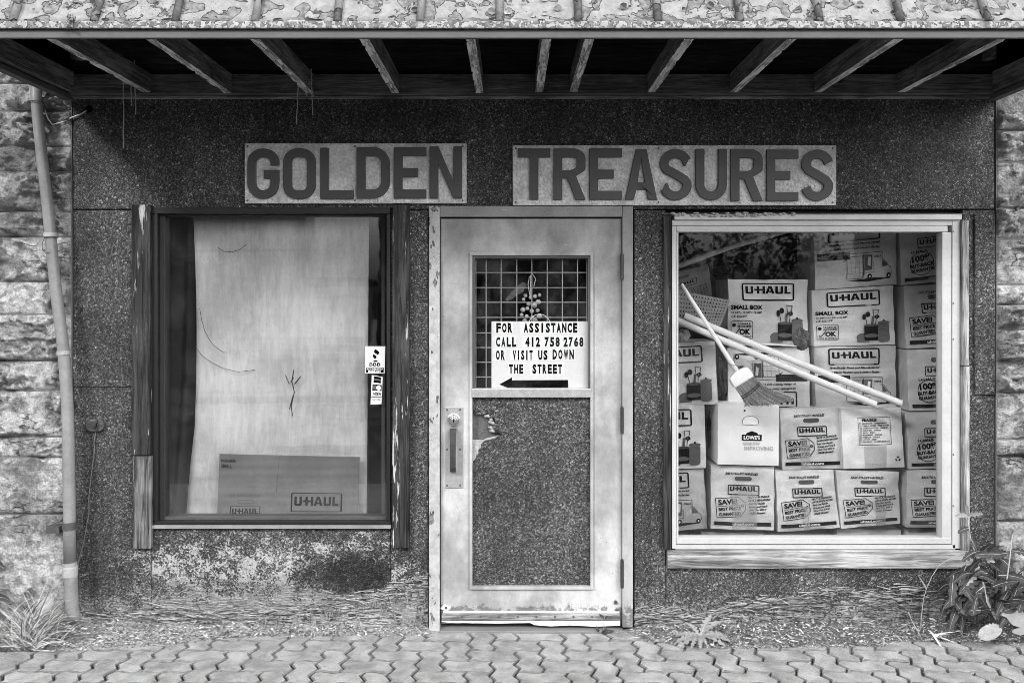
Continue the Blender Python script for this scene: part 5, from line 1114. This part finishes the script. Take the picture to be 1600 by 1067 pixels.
def leaf(par, base, d, L, w_, lobes=0, mat='leaf_dark', vein=True, droop=.5, name='leaf', up=None, spike=.45):
    d = Vector(d).normalized(); upv = Vector(up) if up else Vector((0, -1, .35)); side = d.cross(upv).normalized(); nrm = side.cross(d).normalized(); n = 22 if lobes else 10; vs = []; vv = []; p_ = Vector(base)
    for i in range(n + 1):
        t_ = i / n; prof = math.sin(math.pi * min(1, t_ * .93 + .05)) ** .75; ww = w_ * prof
        if lobes: ww *= (1 - spike) + spike * abs(math.sin(t_ * math.pi * lobes)) * 1.4
        if i == n: ww = .0005
        vs += [p_ - side * ww + nrm * ww * .35 + Vector((0, 0, jit(w_ * .06))), p_, p_ + side * ww + nrm * ww * .35 + Vector((0, 0, jit(w_ * .06)))]
        vv += [p_ - side * w_ * .07 * (1.1 - t_) + nrm * .0016, p_ + side * w_ * .07 * (1.1 - t_) + nrm * .0016]
        d = (d + Vector((0, 0, -droop / n))).normalized(); p_ = p_ + d * L / n
    m = MB(); m.add(vs, [(i * 3 + k, i * 3 + k + 1, i * 3 + 4 + k, i * 3 + 3 + k) for i in range(n) for k in range(2)])
    if vein: m.add(vv, [(i * 2, i * 2 + 1, i * 2 + 3, i * 2 + 2) for i in range(n)], 1)
    return m.build(name, [mat, 'leaf_vein'], par, 0, True)
# spiny plant at the right
pr = thing('thistle_plant', (PX(1500, -.1), -.1, 0), 'dark spiny thistle with pale stems growing in front of the right stone wall', 'plant'); rr = random.Random(77)
def stem(par, pts, r0, r1, mat='stem_pale'):
    m = MB(); n = len(pts); m.tube(pts, [r0 + (r1 - r0) * i / (n - 1) for i in range(n)], 7); m.build('stem', mat, par, 0, True)
yp_ = -.14
s1 = [PT(a, b, yp_) for a, b in ((1560, 968), (1548, 950), (1537, 920), (1532, 895), (1524, 865), (1517, 845), (1514, 825), (1512, 805))]; stem(pr, s1, .0042, .0022)
s2 = [PT(a, b, yp_ - .03) for a, b in ((1570, 965), (1570, 930), (1574, 900), (1578, 870), (1580, 850), (1582, 835))]; stem(pr, s2, .004, .002)
s3 = [PT(a, b, yp_ - .05) for a, b in ((1556, 968), (1542, 940), (1538, 915), (1530, 890))]; stem(pr, s3, .0035, .0015)
for (a, b, dx, dz, L, w_, lb, mt) in ((1512, 806, -.9, .3, .075, .012, 4, 'leaf_pale'), (1512, 806, .7, .5, .07, .012, 4, 'leaf_pale'), (1512, 804, -.3, 1, .06, .011, 4, 'leaf_pale'), (1514, 825, -1, .05, .075, .014, 4, 'leaf_dark'), (1517, 842, .4, -.8, .05, .012, 3, 'leaf_dark'),
        (1524, 862, -1, -.1, .10, .018, 4, 'leaf_dark'), (1526, 870, 1, .1, .08, .016, 4, 'leaf_pale'), (1530, 885, -.8, -.35, .13, .022, 5, 'leaf_pale'), (1533, 898, -1, -.2, .17, .026, 5, 'leaf_dark'), (1538, 915, -.9, -.45, .16, .028, 5, 'leaf_dark'),
        (1582, 836, -.5, .9, .06, .012, 4, 'leaf_pale'), (1582, 836, .6, .8, .06, .012, 4, 'leaf_pale'), (1581, 848, -1, .2, .07, .014, 4, 'leaf_pale'), (1580, 860, 1, .1, .08, .016, 4, 'leaf_dark')):
    leaf(pr, PT(a, b, yp_ - rr.uniform(0, .03)), (dx, -rr.uniform(.1, .5), dz), L, w_, lb, mt)
for i in range(100):
    px = rr.uniform(1478, 1630); py = rr.uniform(862 + max(0, 1530 - px) * .9, 962); a = rr.uniform(-1.2, 1.4); dx = math.cos(a) * rr.choice([-1, 1]); leaf(pr, PT(px, py, yp_ + rr.uniform(-.06, .09)), (dx, -rr.uniform(.1, .8), math.sin(a) * .7), rr.uniform(.07, .17), rr.uniform(.011, .024), rr.choice([0, 4, 5]), 'leaf_dark', True, rr.uniform(.2, 1.0), spike=.35)
# large pale leaves low down
t = thing('pale_leaf', gp(1590, 985, .03), 'big lobed pale leaf at the foot of the thistle, at the picture edge', 'leaf')
def blob(par, c_, outline, mat, name, tiltv, th=.003):
    ps, fs = tess([outline]); m = MB(); P3 = [Vector(c_) + Vector((a, tiltv * b * .8 - .02 * (a * a) / .002 * .02, b)) for a, b in ps]; n = len(P3); m.add(P3 + [v + Vector((0, th, 0)) for v in P3], [tuple(f) for f in fs] + [(i, (i + 1) % n, n + (i + 1) % n, n + i) for i in range(n)]); return m.build(name, mat, par, .001)
c0 = PT(1584, 972, -.22)
blob(t, c0, [(-.062, .062), (-.045, .078), (-.03, .07), (-.02, .055), (0, .064), (.03, .07), (.05, .05), (.07, .02), (.08, -.03), (.05, -.035), (.02, -.02), (-.01, -.01), (-.03, .02), (-.05, .028), (-.066, .045)], 'leaf_pale', 'blade', .5)
blob(t, c0 + Vector((.02, -.02, -.035)), arc(0, 0, .04, .014, 0, 360, 14), 'leaf_pale', 'lower_lobe', .3)
c1 = PT(1547, 987, -.22); ol = [(x_ * math.cos(.3) - z_ * math.sin(.3), x_ * math.sin(.3) + z_ * math.cos(.3)) for x_, z_ in [(a * (1 + .05 * math.sin(i * 2.3)), b * (1 + .16 * math.sin(i * 2.9)) if b > 0 else b) for i, (a, b) in enumerate(arc(0, 0, .062, .029, 0, 360, 44))]]
o = blob(None, c1, ol, 'leaf_white', 'fallen_leaf', .6, .004); tag(o, 'white oval leaf lying edge-on below the thistle', 'leaf')
# long bent blade weed at the right, seedling weeds
w1 = thing('grass_weed', gp(1440, 1000), 'tall thin pale weed arching over the sill board at right', 'weed')
stem(w1, [PT(a, b, -.10) for a, b in ((1438, 983), (1440, 960), (1443, 935), (1448, 918), (1456, 900), (1468, 882), (1480, 875), (1494, 868), (1506, 862))], .0022, .0010)
m = MB()
for (a, b, dx, dz, L) in ((1448, 920, -.5, .9, .09), (1438, 985, -.9, .5, .05)): blade(m, PT(a, b, -.10), (dx, -.1, dz), L, .004, .1, 0)
m.build('blade', ['stem_pale'], w1)
w2 = thing('grass_weed', gp(1460, 1008), 'low splayed blade weed with a pale bud on the paving edge', 'weed'); m = MB()
for (dx, dz, L) in ((1, .55, .11), (-.7, .9, .06), (.9, -.12, .09), (.1, -.35, .09), (-.3, .5, .05), (.5, .3, .08)): blade(m, gp(1459, 992, .03), (dx, -.45, dz), L, .005, .2, 0)
m.build('blade', ['grass_dry'], w2)
stem(w2, [PT(a, b, -.12) for a, b in ((1440, 998), (1434, 985), (1426, 972), (1419, 955))], .003, .0015)
m = MB(); c_ = gp(1466, 995, .03); m.tube([c_, c_ + Vector((.004, -.01, .008)), c_ + Vector((.01, -.014, .01))], [.004, .008, .003], 7); m.build('bud', 'leaf_white', w2, 0, True)
w3 = thing('rosette_weed', gp(1095, 1003, .02), 'pale lobed rosette weed below the door side of the right window', 'weed'); c_ = PT(1094, 1003, -.15) + Vector((0, 0, .01)); c_.z = .035
for (dx, dy, dz, L, w_) in ((-1, -.2, .3, .15, .022), (-.95, -.45, .05, .19, .024), (-.8, .1, .45, .13, .02), (-.35, .2, .8, .10, .018), (.3, .25, 1, .13, .026), (.55, .2, .8, .16, .022), (.9, .1, .45, .15, .024), (1, -.1, .3, .19, .022), (1, -.4, .12, .16, .022), (-.15, -.8, .1, .09, .022), (.2, -.6, .1, .07, .016), (-.6, -.7, .05, .10, .018)):
    leaf(w3, c_ + Vector((dx * .01, 0, 0)), (dx, dy, dz * .8), L * .92, w_ * .62, 6, 'leaf_pale', True, 1.0, up=(0, -.5, 1), spike=.8)
w4 = thing('seedling_weed', gp(943, 990, 0), 'tiny dark seedling weed at the right foot of the door', 'weed'); c_ = gp(943, 989, 0); rr = random.Random(5)
for i in range(16): a = rr.uniform(0, 6.28); leaf(w4, c_ + Vector((jit(.03), jit(.01), .002)), (math.cos(a), math.sin(a) * .5, rr.uniform(.2, 1.3)), rr.uniform(.018, .035), .006, 0, 'leaf_dark', False)
stem(w4, [c_ + Vector((.003, 0, 0)), c_ + Vector((0, 0, .05)), c_ + Vector((.004, 0, .08))], .0015, .001); leaf(w4, c_ + Vector((0, 0, .075)), (-.6, 0, .8), .03, .006, 0, 'leaf_dark', False); leaf(w4, c_ + Vector((0, 0, .07)), (.7, 0, .6), .03, .006, 0, 'leaf_dark', False)
w5 = thing('dark_leaf_plant', (PX(0, -.15), -.15, 0), 'dark round-leaved plant at the far left edge above the dry grass', 'plant')
stem(w5, [PT(a, b, -.15) for a, b in ((-14, 985), (-12, 930), (-8, 880))], .003, .002)
for (a, b, dx, dz, L, w_) in ((-12, 882, 1, .15, .09, .022), (-14, 905, .8, .5, .07, .016), (-10, 932, 1, .25, .11, .016), (-12, 955, 1, .1, .09, .018), (-14, 870, .3, 1, .08, .02)): leaf(w5, PT(a, b, -.15), (dx, -.3, dz), L, w_, 0, 'leaf_dark', True, .6)

# ---------------------------------------------------------------- far side of the street, mirrored in the glass
def bld(x0, x1, y0, y1, h, mat, lab, wins=()):
    t = thing('far_building', ((x0 + x1) / 2, y1, 0), lab, 'building'); m = MB(); m.box(x0, x1, y0, y1, -.1, h); m.build('wall', mat, t)
    m = MB(); m.box(x0 - .05, x1 + .05, y0, y1 + .1, h + .002, h + .12); m.build('roof_edge', 'far_dark', t)
    for (a, b, c_, d_) in wins: m = MB(); m.box(a, b, y1 + .002, y1 + .03, c_, d_); m.build('window', 'far_dark', t)
bld(-14, -3.25, -9.6, -9, 3.1, 'far_wall', 'low masonry building across the street mirrored in the left window', [(-9, -8, .9, 2.2), (-6.5, -5.5, .9, 2.2)])
bld(-2.12, 1.5, -9.6, -9, 3.3, 'far_dark', 'dark building across the street mirrored in the door glass', [(-1.5, -.5, .9, 2.1)])
bld(5.6, 14, -9.6, -9, 3.0, 'far_wall', 'grey building across the street mirrored at the edge of the right window')
t = thing('shed', (-2.7, -8.6, 0), 'low clapboard shed across the street mirrored in the left window', 'shed')
for k in range(12): m = MB(); m.box(-3.05, -2.2, -8.9 + (.01 if k % 2 else 0), -8.62 - (.0), k * .15, k * .15 + .142); m.build('clapboard', 'siding', t)
m = MB(); m.box(-3.1, -2.15, -9.1, -8.55, 1.8, 1.9); m.build('roof', 'far_dark', t)
tr_ = thing('street_tree', (3.4, -9.2, 0), 'bushy dark tree across the street mirrored in the right window', 'tree')
m = MB(); m.tube([Vector((3.4, -9.2, -.1)), Vector((3.42, -9.2, 1.0)), Vector((3.3, -9.2, 2.4))], [.16, .12, .06], 10); m.build('trunk', 'chip_dark', tr_)
m = MB(); rr = random.Random(2)
for i in range(5200):
    a = rr.uniform(0, 6.28); b = rr.uniform(-1, 1); r_ = rr.uniform(.4, 1) ** .5; c_ = Vector((3.4 + 1.9 * r_ * math.cos(a) * math.sqrt(1 - b * b), -9.2 + 1.2 * r_ * math.sin(a) * math.sqrt(1 - b * b), 2.0 + 1.2 * b * r_))
    if mnoise.noise(c_ * 2.2) < -.12: continue
    u = Vector((jit(1), jit(1), jit(1))).normalized() * .06; v = Vector((jit(1), jit(1), jit(1))).normalized() * .045; m.add([c_ - u, c_ + v, c_ + u, c_ - v], [(0, 1, 2, 3)])
tag(m.build('crown', 'leaf_dark', tr_), kind='stuff')
